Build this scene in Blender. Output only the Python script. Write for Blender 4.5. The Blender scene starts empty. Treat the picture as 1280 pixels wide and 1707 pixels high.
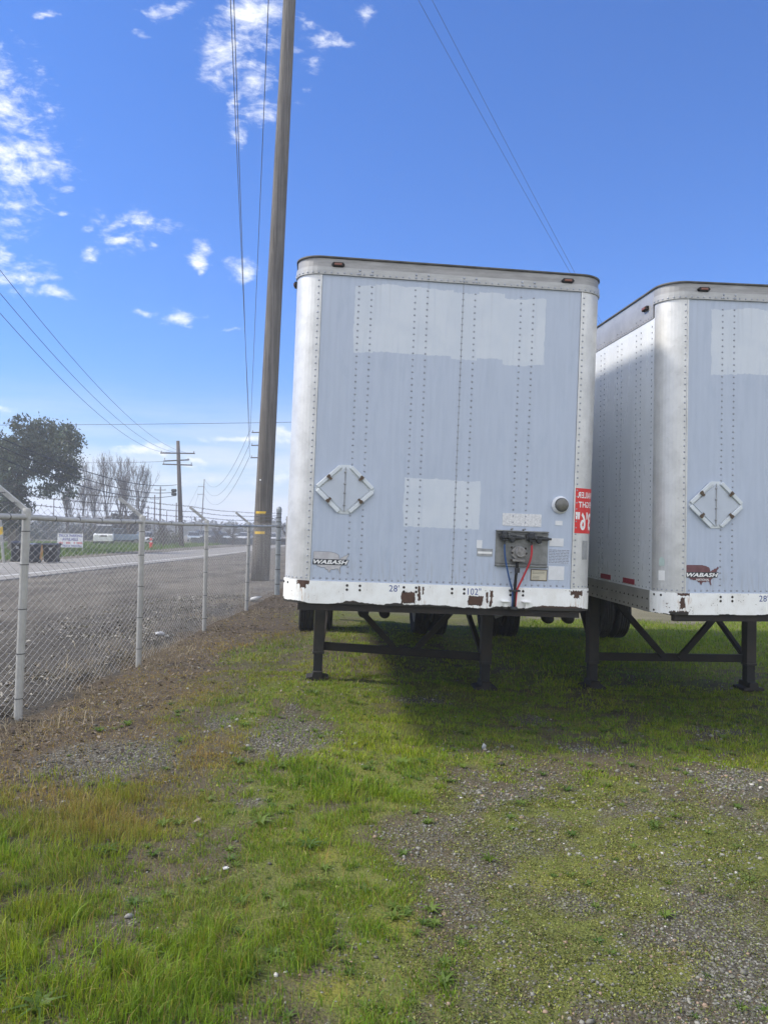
import bpy, math, random
import numpy as np
from mathutils import Vector, Matrix

random.seed(7)
rng = np.random.default_rng(7)
R = math.radians
sc = bpy.context.scene
COL = sc.collection

# ------------------------------------------------------------------ camera
CAM_H = 1.75
FPX = 1282.0                      # focal length in pixels of the 1280x1707 photograph
PITCH, ROLL = R(1.51), 0.012
cam = bpy.data.objects.new('camera', bpy.data.cameras.new('camera'))
COL.objects.link(cam)
cam.data.sensor_fit = 'VERTICAL'
cam.data.sensor_height = 24.0
cam.data.lens = FPX / 1707 * 24.0
cam.data.clip_start, cam.data.clip_end = 0.05, 6000
CAMROT = Matrix.Rotation(math.pi / 2 + PITCH, 3, 'X') @ Matrix.Rotation(ROLL, 3, 'Z')
cam.matrix_world = Matrix.Translation((0, 0, CAM_H)) @ CAMROT.to_4x4()
sc.camera = cam

# ------------------------------------------------------------------ exposure and light
sc.view_settings.view_transform = 'Standard'
sc.view_settings.look = 'None'
sc.view_settings.gamma = 1.0
sc.view_settings.exposure = 1.0
sc.cycles.use_denoising = True
sc.cycles.max_bounces = 8
sc.cycles.diffuse_bounces = 6
sc.cycles.glossy_bounces = 3
sc.cycles.transmission_bounces = 4
sc.cycles.volume_bounces = 1
sc.cycles.sample_clamp_indirect = 6

SUN_AZ, SUN_EL = R(-89), R(46)    # clockwise from +Y; the sun stands ahead of the camera, well to the left
sun = bpy.data.objects.new('sun', bpy.data.lights.new('sun', 'SUN'))
COL.objects.link(sun)
sun.data.energy = 2.9
sun.data.angle = R(8)
sun.data.color = (1.0, 0.93, 0.82)
SUNV = Vector((math.sin(SUN_AZ) * math.cos(SUN_EL), math.cos(SUN_AZ) * math.cos(SUN_EL), math.sin(SUN_EL)))
sun.rotation_euler = SUNV.to_track_quat('Z', 'Y').to_euler()
sun.location = SUNV * 60

def ray(x, y):
    return CAMROT @ Vector(((x - 640) / FPX, -(y - 853.5) / FPX, -1))
def gpt(x, y, z=0.0):             # ground point seen at a pixel of the photograph
    d = ray(x, y); t = (z - CAM_H) / d.z
    return Vector((d.x * t, d.y * t, z))
def at(x, y, Y):                  # point seen at a pixel, Y metres ahead
    d = ray(x, y); t = Y / d.y
    return Vector((d.x * t, Y, CAM_H + d.z * t))

# ------------------------------------------------------------------ node helper
class NT:
    def __init__(s, tree):
        s.t = tree; s.n = tree.nodes; s.l = tree.links
    def node(s, typ, **kw):
        n = s.n.new(typ)
        for k, v in kw.items(): setattr(n, k, v)
        return n
    def put(s, sock, v):
        if isinstance(v, bpy.types.NodeSocket): s.l.new(v, sock)
        elif v is not None:
            try: sock.default_value = v
            except Exception: sock.default_value = (*v, 1.0) if len(v) == 3 else v
    def m(s, op, a, b=None, c=None, clamp=False):
        n = s.node('ShaderNodeMath', operation=op, use_clamp=clamp)
        s.put(n.inputs[0], a); s.put(n.inputs[1], b)
        if c is not None: s.put(n.inputs[2], c)
        return n.outputs[0]
    def vm(s, op, a, b=None):
        n = s.node('ShaderNodeVectorMath', operation=op)
        s.put(n.inputs[0], a)
        if b is not None: s.put(n.inputs[1], b)
        return n.outputs['Value'] if op in ('LENGTH', 'DOT_PRODUCT', 'DISTANCE') else n.outputs[0]
    def sep(s, v):
        n = s.node('ShaderNodeSeparateXYZ'); s.put(n.inputs[0], v); return n.outputs
    def comb(s, x, y, z):
        n = s.node('ShaderNodeCombineXYZ')
        for i, v in enumerate((x, y, z)): s.put(n.inputs[i], v)
        return n.outputs[0]
    def noise(s, vec, scale=5, detail=4, rough=0.55, dist=0.0, dim='3D'):
        n = s.node('ShaderNodeTexNoise', noise_dimensions=dim)
        s.put(n.inputs['Vector'], vec)
        n.inputs['Scale'].default_value = scale; n.inputs['Detail'].default_value = detail
        n.inputs['Roughness'].default_value = rough; n.inputs['Distortion'].default_value = dist
        return n.outputs[0]
    def voro(s, vec, scale=5, feature='F1', out='Distance', rand=1.0):
        n = s.node('ShaderNodeTexVoronoi', feature=feature)
        s.put(n.inputs['Vector'], vec); n.inputs['Scale'].default_value = scale
        n.inputs['Randomness'].default_value = rand
        return n.outputs[out]
    def ss(s, v, a, b, lo=0.0, hi=1.0):
        n = s.node('ShaderNodeMapRange', interpolation_type='SMOOTHSTEP')
        s.put(n.inputs[0], v)
        for i, q in enumerate((a, b, lo, hi)): s.put(n.inputs[i + 1], q)
        return n.outputs[0]
    def mix(s, f, a, b, blend='MIX'):
        n = s.node('ShaderNodeMix', data_type='RGBA', blend_type=blend)
        s.put(n.inputs[0], f); s.put(n.inputs[6], a); s.put(n.inputs[7], b)
        return n.outputs[2]
    def obj(s): return s.node('ShaderNodeTexCoord').outputs['Object']
    def pos(s): return s.node('ShaderNodeNewGeometry').outputs['Position']
    def attr(s, name, out='Color'):
        n = s.node('ShaderNodeAttribute', attribute_name=name); return n.outputs[out]
    def bump(s, h, strength=0.3, dist=0.01):
        n = s.node('ShaderNodeBump'); s.put(n.inputs['Height'], h)
        n.inputs['Strength'].default_value = strength; n.inputs['Distance'].default_value = dist
        return n.outputs[0]
    def rect(s, X, Z, x0, x1, z0, z1, wob=None, amp=0.02, soft=0.006):
        d = s.m('MINIMUM', s.m('MINIMUM', s.m('SUBTRACT', X, x0), s.m('SUBTRACT', x1, X)),
                s.m('MINIMUM', s.m('SUBTRACT', Z, z0), s.m('SUBTRACT', z1, Z)))
        if wob is not None: d = s.m('ADD', d, s.m('MULTIPLY', s.m('SUBTRACT', wob, 0.5), amp))
        return s.ss(d, 0.0, soft)

def mat(name):
    m = bpy.data.materials.new(name); m.use_nodes = True
    t = NT(m.node_tree); b = m.node_tree.nodes['Principled BSDF']
    return m, t, b

def pm(name, c, rough=0.6, metal=0.0, var=0.25, scale=6.0, c2=None, bump=0.0, bscale=40.0, stretch=None, spec=0.4):
    """plain surface with uneven colour and gloss"""
    m, t, b = mat(name)
    o = t.obj()
    if stretch: o = t.vm('MULTIPLY', o, stretch)
    f = t.noise(o, scale, 6, 0.62)
    f2 = t.ss(f, 0.3, 0.7)
    if c2 is None: c2 = tuple(x * (1 - var) for x in c)
    t.put(b.inputs['Base Color'], t.mix(f2, (*c, 1), (*c2, 1)))
    t.put(b.inputs['Roughness'], t.ss(f, 0.2, 0.8, rough - 0.08, rough + 0.08))
    b.inputs['Metallic'].default_value = metal
    b.inputs['Specular IOR Level'].default_value = spec
    if bump: t.put(b.inputs['Normal'], t.bump(t.noise(o, bscale, 4), bump, 0.01))
    return m

# ------------------------------------------------------------------ sky (world) with clouds
w = bpy.data.worlds.new('World'); sc.world = w; w.use_nodes = True
t = NT(w.node_tree)
bg = w.node_tree.nodes['Background']
sky = t.node('ShaderNodeTexSky', sky_type='NISHITA')
sky.sun_disc = False; sky.sun_elevation = SUN_EL; sky.sun_rotation = SUN_AZ
sky.air_density = 1.0; sky.dust_density = 0.4; sky.ozone_density = 4.0
D = t.node('ShaderNodeTexCoord').outputs['Generated']
dx, dy, dz = t.sep(D)[:3]
elev = t.ss(dz, 0.0, 0.24)
tint = t.mix(elev, (0.55, 0.70, 0.84, 1), (0.23, 0.64, 1.20, 1))
skyc = t.mix(1.0, sky.outputs[0], tint, 'MULTIPLY')
# cloud blobs, laid out by direction on the sky
def uv(px, py):
    d = ray(px, py); return d.x / d.y, d.z / d.y
ysafe = t.m('MAXIMUM', dy, 0.05)
U = t.m('DIVIDE', dx, ysafe); V = t.m('DIVIDE', dz, ysafe)
P = t.comb(U, V, 0.0)
blobs = [(5, 245, 80, 130, .50), (20, 462, 90, 34, .46), (0, 120, 40, 60, .44), (425, 90, 60, 95, .36), (215, 388, 70, 32, .34), (8, 175, 40, 26, .62), (12, 248, 72, 24, .64), (32, 288, 72, 22, .68), (5, 110, 30, 30, .50), (18, 340, 26, 18, .55), (20, 372, 20, 10, .5),
         (40, 462, 60, 14, .66), (92, 488, 38, 12, .66), (8, 425, 14, 16, .5), (70, 440, 16, 8, .48), (108, 312, 22, 7, .50), (107, 357, 8, 5, .5),
         (225, 372, 34, 16, .56), (195, 403, 26, 7, .62), (152, 424, 16, 12, .56), (258, 412, 10, 8, .52), (236, 398, 12, 5, .5), (150, 384, 16, 10, .42), (275, 380, 16, 12, .40),
         (330, 423, 17, 24, .66), (331, 451, 9, 5, .6), (304, 533, 30, 12, .70), (322, 546, 12, 4, .6), (402, 450, 20, 18, .58), (404, 463, 16, 7, .62), (388, 548, 14, 4, .5), (245, 522, 16, 5, .42),
         (420, 28, 46, 34, .70), (452, 10, 40, 26, .66), (385, 98, 42, 40, .70), (425, 130, 34, 30, .66), (438, 190, 26, 22, .62), (400, 225, 16, 28, .54), (392, 172, 16, 26, .5),
         (266, 16, 32, 18, .62), (290, 8, 26, 12, .52), (236, 56, 16, 8, .42), (75, 24, 18, 7, .60), (552, 70, 26, 18, .54), (520, 112, 18, 14, .58), (508, 152, 16, 6, .46), (612, 18, 16, 16, .46), (505, 40, 18, 22, .42),
         (240, 748, 52, 9, .72), (265, 757, 20, 5, .66), (405, 730, 90, 5, .70), (470, 722, 40, 5, .66), (8, 685, 26, 6, .80), (330, 766, 26, 5, .62), (320, 778, 22, 3, .56), (200, 742, 18, 4, .56), (345, 800, 70, 7, .5), (470, 795, 60, 14, .55), (300, 805, 60, 6, .45)]
wv = t.node('ShaderNodeTexNoise'); t.put(wv.inputs['Vector'], P); wv.inputs['Scale'].default_value = 22; wv.inputs['Detail'].default_value = 4
PWARP = t.vm('ADD', P, t.vm('MULTIPLY', t.vm('SUBTRACT', wv.outputs['Color'], (.5, .5, .5)), (.045, .026, 0)))
mask = None
for (px, py, rx, ry, a) in blobs:
    u0, v0 = uv(px, py)
    d = t.vm('MULTIPLY', t.vm('SUBTRACT', PWARP, (u0, v0, 0)), (FPX / rx, FPX / ry, 0))
    q = t.vm('DOT_PRODUCT', d, d)
    g = t.m('MULTIPLY', t.m('POWER', 2.718, t.m('MULTIPLY', q, -0.55)), a)
    mask = g if mask is None else t.m('MAXIMUM', mask, g)
front = t.ss(dy, 0.05, 0.12)
mask = t.m('MULTIPLY', mask, front)
pw = t.comb(t.m('ADD', U, t.m('MULTIPLY', V, 0.45)), t.m('MULTIPLY', V, 1.75), 0.3)
n1 = t.noise(pw, 17.0, 9, 0.64, 0.6)
n2 = t.noise(pw, 60.0, 6, 0.62, 0.3)
nn = t.m('ADD', t.m('MULTIPLY', n1, 0.70), t.m('MULTIPLY', n2, 0.36))
al = t.ss(t.m('ADD', t.m('MULTIPLY', t.m('SUBTRACT', nn, .53), 2.0), mask), 0.24, 1.02)
al = t.m('MULTIPLY', al, t.ss(mask, 0.03, 0.2))
# pale layer cloud low on the horizon and bright fill cloud added behind the camera
lowv = t.m('MULTIPLY', t.ss(dz, 0.20, 0.03), t.ss(t.noise(t.vm('MULTIPLY', D, (2.0, 2.0, 14.0)), 2.2, 6, 0.6), 0.30, 0.66))
low = t.m('MULTIPLY', lowv, 0.78)
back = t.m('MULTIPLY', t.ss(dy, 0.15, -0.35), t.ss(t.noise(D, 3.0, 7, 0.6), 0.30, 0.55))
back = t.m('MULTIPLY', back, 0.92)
cl = t.mix(al, skyc, (7.6, 7.7, 7.9, 1))
cl = t.mix(low, cl, (6.0, 6.0, 6.1, 1))
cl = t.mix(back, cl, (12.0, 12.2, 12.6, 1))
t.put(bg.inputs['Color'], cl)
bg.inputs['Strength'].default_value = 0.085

# ------------------------------------------------------------------ mesh builder
class MB:
    def __init__(s): s.v = []; s.f = []; s.mi = []; s.cur = 0
    def mat(s, i): s.cur = i; return s
    def face(s, idx): s.f.append(tuple(idx)); s.mi.append(s.cur)
    def verts(s, pts):
        b = len(s.v); s.v += [tuple(p) for p in pts]; return b
    def add(s, pts, faces):
        b = s.verts(pts)
        for f in faces: s.face([b + i for i in f])
    def box(s, c, d, rot=None):
        x, y, z = (q / 2 for q in d)
        pts = [Vector((sx * x, sy * y, sz * z)) for sz in (-1, 1) for sy in (-1, 1) for sx in (-1, 1)]
        if rot is not None: pts = [rot @ p for p in pts]
        c = Vector(c)
        s.add([p + c for p in pts], [(0, 2, 3, 1), (4, 5, 7, 6), (0, 1, 5, 4), (2, 6, 7, 3), (0, 4, 6, 2), (1, 3, 7, 5)])
        return s
    def bar(s, a, b, wx, wz, up=(0, 0, 1)):
        a, b = Vector(a), Vector(b); d = (b - a)
        L = d.length; d.normalize()
        x = d.cross(Vector(up))
        if x.length < 1e-4: x = d.cross(Vector((1, 0, 0)))
        x.normalize(); z = x.cross(d)
        rot = Matrix((x, d, z)).transposed()
        return s.box((a + b) / 2, (wx, L, wz), rot)
    def tube(s, pts, r, n=8, caps=True):
        pts = [Vector(p) for p in pts]
        rs = r if isinstance(r, (list, tuple)) else [r] * len(pts)
        up = None; base = None
        for i, p in enumerate(pts):
            d = (pts[min(i + 1, len(pts) - 1)] - pts[max(i - 1, 0)])
            if d.length < 1e-9: d = Vector((0, 0, 1))
            d.normalize()
            if up is None or abs(d.dot(up)) > 0.98:
                up = Vector((0, 0, 1)) if abs(d.z) < 0.9 else Vector((0, 1, 0))
            x = d.cross(up).normalized(); y = d.cross(x); up = -y if False else up
            b = s.verts([p + (x * math.cos(k * 2 * math.pi / n) + y * math.sin(k * 2 * math.pi / n)) * rs[i] for k in range(n)])
            if base is not None:
                for k in range(n):
                    s.face((base + k, base + (k + 1) % n, b + (k + 1) % n, b + k))
            elif caps: s.face([b + k for k in range(n)])
            base = b
        if caps: s.face([base + k for k in reversed(range(n))])
        return s
    def lathe(s, prof, c, axis='Z', n=20, rot=None):
        """prof: (radius, height) pairs along the axis"""
        rows = []
        c = Vector(c)
        for (r, h) in prof:
            ring = []
            for k in range(n):
                a = 2 * math.pi * k / n
                p = (r * math.cos(a), r * math.sin(a), h)
                if axis == 'Y': p = (p[0], p[2], p[1])
                if axis == 'X': p = (p[2], p[0], p[1])
                p = Vector(p)
                if rot is not None: p = rot @ p
                ring.append(p + c)
            rows.append(s.verts(ring))
        for a, b in zip(rows, rows[1:]):
            for k in range(n): s.face((a + k, a + (k + 1) % n, b + (k + 1) % n, b + k))
        s.face([rows[0] + k for k in range(n)]); s.face([rows[-1] + k for k in reversed(range(n))])
        return s
    def prism(s, outline, a, b, fn):
        """extrude a 2-D outline; fn(u, v, w) -> 3-D, w from a to b"""
        n = len(outline)
        i = s.verts([fn(u, v, a) for u, v in outline]); j = s.verts([fn(u, v, b) for u, v in outline])
        s.face([i + k for k in range(n)]); s.face([j + k for k in reversed(range(n))])
        for k in range(n): s.face((i + k, j + k, j + (k + 1) % n, i + (k + 1) % n))
        return s
    def dome(s, c, r, nrm, n=7, h=0.55):
        nrm = Vector(nrm).normalized()
        x = nrm.orthogonal().normalized(); y = nrm.cross(x); c = Vector(c)
        def ring(rr, hh): return s.verts([c + (x * math.cos(6.2832 * k / n) + y * math.sin(6.2832 * k / n)) * rr + nrm * hh for k in range(n)])
        a = ring(r, 0); b = ring(r * 0.75, r * h * .7); t_ = s.verts([c + nrm * r * h])
        for k in range(n):
            s.face((a + k, a + (k + 1) % n, b + (k + 1) % n, b + k)); s.face((b + k, b + (k + 1) % n, t_))
        return s
    def tmesh(s, tm, fn):
        vs, fs = tm
        b = s.verts([fn(p[0], p[1]) for p in vs])
        for f in fs: s.face([b + i for i in f])
        return s
    def build(s, name, mats, parent=None, smooth=False, bevel=0.0):
        me = bpy.data.meshes.new(name)
        me.from_pydata(s.v, [], s.f)
        if not isinstance(mats, (list, tuple)): mats = [mats]
        for m in mats: me.materials.append(m)
        me.polygons.foreach_set('material_index', s.mi)
        if smooth: me.polygons.foreach_set('use_smooth', [True] * len(s.f))
        me.update()
        import bmesh
        bm = bmesh.new(); bm.from_mesh(me); bmesh.ops.recalc_face_normals(bm, faces=bm.faces); bm.to_mesh(me); bm.free()
        o = bpy.data.objects.new(name, me); COL.objects.link(o)
        if parent is not None: o.parent = parent
        if bevel:
            b = o.modifiers.new('bevel', 'BEVEL'); b.width = bevel; b.segments = 2; b.limit_method = 'ANGLE'
        if smooth == 'auto': pass
        return o

def np_mesh(name, V_, F_, mats, cols=None, parent=None, smooth=False):
    """large mesh from numpy: V_ (n,3); F_ list of (m,k) index arrays; cols (n,3) point colours"""
    me = bpy.data.meshes.new(name)
    me.vertices.add(len(V_)); me.vertices.foreach_set('co', np.asarray(V_, np.float32).ravel())
    tot = sum(f.shape[0] * f.shape[1] for f in F_); nf = sum(f.shape[0] for f in F_)
    me.loops.add(tot); me.polygons.add(nf)
    me.loops.foreach_set('vertex_index', np.concatenate([f.ravel() for f in F_]).astype(np.int32))
    st = []; o = 0
    for f in F_:
        st.append(o + np.arange(f.shape[0]) * f.shape[1]); o += f.size
    me.polygons.foreach_set('loop_start', np.concatenate(st).astype(np.int32))
    if smooth: me.polygons.foreach_set('use_smooth', np.ones(nf, bool))
    for m in (mats if isinstance(mats, (list, tuple)) else [mats]): me.materials.append(m)
    me.update(calc_edges=True)
    if cols is not None:
        a = me.color_attributes.new('tone', 'FLOAT_COLOR', 'POINT')
        a.data.foreach_set('color', np.concatenate([np.asarray(cols, np.float32), np.ones((len(cols), 1), np.float32)], 1).ravel())
    ob = bpy.data.objects.new(name, me); COL.objects.link(ob)
    if parent is not None: ob.parent = parent
    return ob

def tag(o, label, cat, group=None, kind=None):
    o['label'] = label; o['category'] = cat
    if group: o['group'] = group
    if kind: o['kind'] = kind
    return o
def empty(name, loc=(0, 0, 0), rot=None):
    o = bpy.data.objects.new(name, None); COL.objects.link(o)
    o.location = loc; o.empty_display_size = 0.2
    if rot is not None: o.rotation_euler = rot
    return o
def copy_tree(o, parent=None):
    c = o.copy(); COL.objects.link(c)
    if parent is not None: c.parent = parent
    for ch in list(o.children): copy_tree(ch, c)
    return c

# lettering as mesh outlines (one depsgraph update for all of it)
_texts = {}
def prepare_texts(specs):
    obs = {}
    for key, (body, size, bold, shear, width) in specs.items():
        cu = bpy.data.curves.new('lettering', 'FONT'); cu.body = body; cu.size = size; cu.shear = shear
        cu.offset = bold; cu.space_character = width; cu.resolution_u = 3
        o = bpy.data.objects.new('lettering', cu); COL.objects.link(o); obs[key] = o
    dg = bpy.context.evaluated_depsgraph_get()
    for key, o in obs.items():
        me = bpy.data.meshes.new_from_object(o.evaluated_get(dg))
        _texts[key] = ([tuple(v.co[:2]) for v in me.vertices], [tuple(p.vertices) for p in me.polygons])
        bpy.data.meshes.remove(me)
    for o in obs.values():
        cu = o.data; bpy.data.objects.remove(o); bpy.data.curves.remove(cu)
prepare_texts({
    'wabash': ('WABASH', 1, 0.035, 0.28, 1.04), 'national': ('NATIONAL', 1, 0.02, 0.2, 1.0),
    '28': ("28'", 1, 0.0, 0, 1.05), '102': ('102"', 1, 0.0, 0, 1.05),
    'trailer': ('TRAILER', 1, 0.02, 0, 1.08), 'height': ('HEIGHT', 1, 0.02, 0, 1.08), 'feet': ("13'6\"", 1, 0.03, 0, 1.05),
    'park': ('TRUCK PARKING', 1, 0.02, 0, 1.0), 'avail': ('AVAILABLE', 1, 0.02, 0, 1.0), 'park2': ('& TRUCK PARKING', 1, 0.02, 0, 1.0)})
def tbox(key):
    vs = np.array(_texts[key][0]); return vs.min(0), vs.max(0)
def fit_text(mb, key, x0, x1, y0, y1, fn):
    """lettering stretched into the box x0..x1, y0..y1 (x0 > x1 mirrors it)"""
    lo, hi = tbox(key)
    def g(u, v): return fn(x0 + (u - lo[0]) / (hi[0] - lo[0]) * (x1 - x0), y0 + (v - lo[1]) / (hi[1] - lo[1]) * (y1 - y0))
    return mb.tmesh(_texts[key], g)

# ------------------------------------------------------------------ noise for scattering
def vnoise(x, y, seed=0):
    x = np.asarray(x, float); y = np.asarray(y, float)
    xi = np.floor(x).astype(np.int64); yi = np.floor(y).astype(np.int64); fx = x - xi; fy = y - yi
    def h(a, b):
        n = (a * 374761393 + b * 668265263 + seed * 1442695041) & 0x7fffffff
        n = ((n ^ (n >> 13)) * 1274126177) & 0x7fffffff
        return ((n ^ (n >> 16)) & 0xffff) / 65535.0
    fx = fx * fx * (3 - 2 * fx); fy = fy * fy * (3 - 2 * fy)
    return (h(xi, yi) * (1 - fx) + h(xi + 1, yi) * fx) * (1 - fy) + (h(xi, yi + 1) * (1 - fx) + h(xi + 1, yi + 1) * fx) * fy
def fbm(x, y, s=1.0, o=4, seed=0):
    v = 0; a = 0.5; tot = 0
    for i in range(o):
        v = v + a * vnoise(np.asarray(x) * s * 2 ** i + 17.3 * i, np.asarray(y) * s * 2 ** i - 9.1 * i, seed + i); tot += a; a *= 0.55
    return v / tot
def sst(v, a, b):
    q = np.clip((np.asarray(v, float) - a) / (b - a), 0, 1); return q * q * (3 - 2 * q)
def gz(x, y):
    """height of the ground"""
    x = np.asarray(x, float); y = np.asarray(y, float)
    b = np.interp(x, [-60, -3.2, -1.0, 1.2, 2.4, 4.4, 12], [0, 0, .085, -.04, -.05, -.10, -.10])
    k = sst(y, 4, 8) * (1 - sst(y, 15, 22))
    near = (1 - sst(np.hypot(x, y), 25, 45))
    n = (fbm(x, y, .9, 4, 3) - .5) * .09 + (fbm(x, y, 5, 3, 9) - .5) * .025
    far = (fbm(x, y, .03, 3, 5) - .5) * .0
    bank = .10 * sst(-x, 3.15, 3.6) * (1 - sst(-x, 4.2, 6.5)) * (1 - sst(y, 14, 24))
    return b * k + n * near * (1 - .6 * sst(-x, 10, 13)) + bank + far - .02 * sst(-x, 10, 12)

# ------------------------------------------------------------------ masks of what covers the yard
def blob(x, y, px, py, rx, ry):
    c = gpt(px, py); d = c.y
    sx = rx * d / FPX; sy = max(ry * d * d / (CAM_H * FPX), sx * .3)
    return np.exp(-(((x - c.x) / sx) ** 2 + ((y - c.y) / sy) ** 2))
def cover(x, y):
    """grass (long), moss (short), soil, gravel amounts and dryness on the yard"""
    x = np.asarray(x, float); y = np.asarray(y, float)
    n1 = fbm(x, y, 1.1, 4, 21); n2 = fbm(x, y, 3.2, 3, 31); n3 = fbm(x, y, .5, 3, 41)
    # brown strip along the fence
    edge = -1.95 + (n1 - .5) * 1.3 + .35 * sst(y, 8, 14) - .75 * (1 - sst(y, 3.6, 5.4)) - 1.2 * (1 - sst(y, 2.6, 3.8))
    strip = sst(edge - x + (n2 - .5) * .8, -.40, .55)
    dry = np.maximum.reduce([strip * .9, .95 * blob(x, y, 345, 1262, 75, 40), .9 * blob(x, y, 470, 1050, 75, 28), .72 * blob(x, y, 310, 1165, 110, 34), .8 * blob(x, y, 110, 1345, 120, 30), .7 * blob(x, y, 270, 1300, 90, 30),
                             .75 * blob(x, y, 190, 1370, 170, 40), .40 * blob(x, y, 420, 1120, 120, 40), .62 * blob(x, y, 270, 1330, 110, 45), .30 * blob(x, y, 330, 1470, 150, 60), .28 * blob(x, y, 90, 1480, 90, 60), .35 * blob(x, y, 640, 1110, 60, 22), .5 * blob(x, y, 60, 1270, 60, 20)])
    gravel = np.maximum.reduce([.95 * blob(x, y, 480, 1238, 80, 34), .9 * blob(x, y, 180, 1272, 130, 38), .7 * blob(x, y, 375, 1215, 40, 20),
                                .8 * blob(x, y, 700, 1168, 70, 10), .7 * blob(x, y, 880, 1190, 45, 10), .7 * blob(x, y, 1200, 1212, 70, 12),
                                .8 * blob(x, y, 970, 1245, 40, 10), .62 * blob(x, y, 1250, 1300, 110, 30), .6 * blob(x, y, 420, 1340, 40, 16),
                                .9 * blob(x, y, 1270, 1590, 170, 150), .72 * blob(x, y, 860, 1415, 100, 26), .66 * blob(x, y, 960, 1500, 90, 30), .7 * blob(x, y, 1130, 1450, 120, 40), .55 * blob(x, y, 800, 1640, 70, 50),
                                .55 * blob(x, y, 490, 1190, 20, 30), .65 * blob(x, y, 215, 1530, 40, 16), .5 * blob(x, y, 560, 1560, 60, 60)])
    # to the right of this line only moss and short weeds grow close to the camera
    xr = .03 + (n1 - .5) * .9 + .10 * (y - 3)
    right = sst(x - xr, -.15, .35) * (1 - sst(y + (n2 - .5) * 2, 5.0, 6.6))
    far_gravel = sst(y + (n1 - .5) * 3, 13.6, 15.0) * sst(x, -1.5, -.5)
    grass = (1 - strip * .93) * (1 - .95 * np.clip(gravel * 1.35 - .12, 0, 1)) * (1 - right * .97) * (1 - far_gravel)
    grass = grass * (.42 + .85 * sst(n2 * .55 + n3 * .45, .40, .60))
    tuft = np.maximum.reduce([blob(x, y, 600, 1325, 55, 22), .8 * blob(x, y, 420, 1082, 70, 18), .7 * blob(x, y, 660, 1240, 60, 40), .6 * blob(x, y, 370, 1190, 60, 14),
                              .7 * blob(x, y, 900, 1110, 50, 30), .8 * blob(x, y, 1130, 1060, 90, 12), .7 * blob(x, y, 600, 1110, 60, 30),
                              .7 * blob(x, y, 520, 1300, 35, 20), .7 * blob(x, y, 400, 1560, 90, 60), .8 * blob(x, y, 220, 1640, 160, 60), .6 * blob(x, y, 170, 1400, 60, 40),
                              .6 * blob(x, y, 550, 1560, 50, 30), .5 * blob(x, y, 60, 1560, 70, 80)])
    grass = np.clip(np.maximum(grass, tuft * .95 * (.5 + n2)), 0, 1)
    moss = np.clip(right * (1 - .75 * np.clip(gravel * 1.2 - .1, 0, 1)) * (.12 + 1.2 * sst(n1 * .5 + n2 * .5, .36, .62)), 0, 1)
    return grass, moss, strip, gravel, dry, right, tuft, far_gravel

# ------------------------------------------------------------------ ground: one sheet to the horizon
def axis_pts(lo, hi, step, far, grow=1.28):
    a = list(np.arange(lo, hi + 1e-6, step))
    d = step; q = hi
    while q < far: d *= grow; q += d; a.append(q)
    d = step; q = lo; b = []
    while q > -far: d *= grow; q -= d; b.append(q)
    return np.array(b[::-1] + a)
gx = axis_pts(-7.5, 6.5, .085, 1500); gy = axis_pts(1.2, 16, .085, 1500)
X, Y = np.meshgrid(gx, gy)
Zg = gz(X, Y)
gr_, mo_, st_, gv_, dr_, ri_, tu_, fg_ = cover(X, Y)
yard = sst(X + (fbm(X, Y, 1.5, 3, 77) - .5) * .5, -3.45, -3.15)
verge = (sst(-X, 19.3, 20.5) * sst(Y, 34, 44) * (1 - sst(-X, 38, 60))) * (1 - sst(Y, 92, 100))
beyond = sst(X, 2.0, 3.0) * sst(Y + (fbm(X, Y, .6, 3, 5) - .5) * 2, 10.2, 11.2) * (1 - sst(Y + (fbm(X, Y, .8, 3, 6) - .5) * 3, 15.6, 18.0))
behind = .75 * sst(X, -2.2, -1.2) * (1 - sst(X, 2, 3)) * sst(Y, 13, 14.5) * (1 - sst(Y + (fbm(X, Y, .7, 3, 8) - .5) * 4, 18, 21)) * (.4 + .8 * fbm(X, Y, 1.2, 3, 12))
beyond = np.maximum(beyond, behind)
green = np.clip(np.maximum(gr_ * (1 - dr_) * .80 * (1 - ri_), mo_ * .85) * yard * (1 - fg_) + verge + beyond, 0, 1)
lot = np.clip((1 - yard) + fg_ * (1 - beyond) + sst(np.hypot(X, Y), 22, 26), 0, 1) * (1 - verge)
gravel = np.clip(np.maximum(gv_, .40 * ri_) * yard, 0, 1)
nx_, ny_ = len(gx), len(gy)
idx = np.arange(nx_ * ny_).reshape(ny_, nx_)
quads = np.stack([idx[:-1, :-1].ravel(), idx[:-1, 1:].ravel(), idx[1:, 1:].ravel(), idx[1:, :-1].ravel()], 1)

m_ground, t, b = mat('ground')
pos = t.pos()
zone = t.attr('tone'); zr, zg, zb = t.sep(zone)[:3]
dryv = t.attr('strip', 'Fac')
na = t.noise(pos, 2.2, 6, .6); nb = t.noise(pos, 14, 6, .65); nc = t.noise(pos, 70, 4, .6)
soil = t.mix(nb, (0.044, 0.036, 0.023, 1), (0.120, 0.100, 0.064, 1))
soil = t.mix(t.m('MULTIPLY', dryv, .8), soil, t.mix(nb, (0.040, 0.029, 0.020, 1), (0.115, 0.086, 0.058, 1)))
stone = t.voro(pos, 62, out='Color'); sx_, sy_, sz_ = t.sep(stone)[:3]
sd = t.voro(pos, 62)
grv = t.mix(sx_, (0.085, 0.082, 0.066, 1), (0.26, 0.255, 0.22, 1))
grv = t.mix(t.ss(sd, .25, .6), grv, (0.062, 0.056, 0.044, 1))
gfac = t.ss(t.m('ADD', zb, t.m('MULTIPLY', t.m('SUBTRACT', na, .5), .7)), .25, .6)
base = t.mix(t.m('ADD', t.m('MULTIPLY', gfac, .85), t.m('MULTIPLY', t.ss(sy_, .8, .85), .5), clamp=True), soil, grv)
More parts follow.
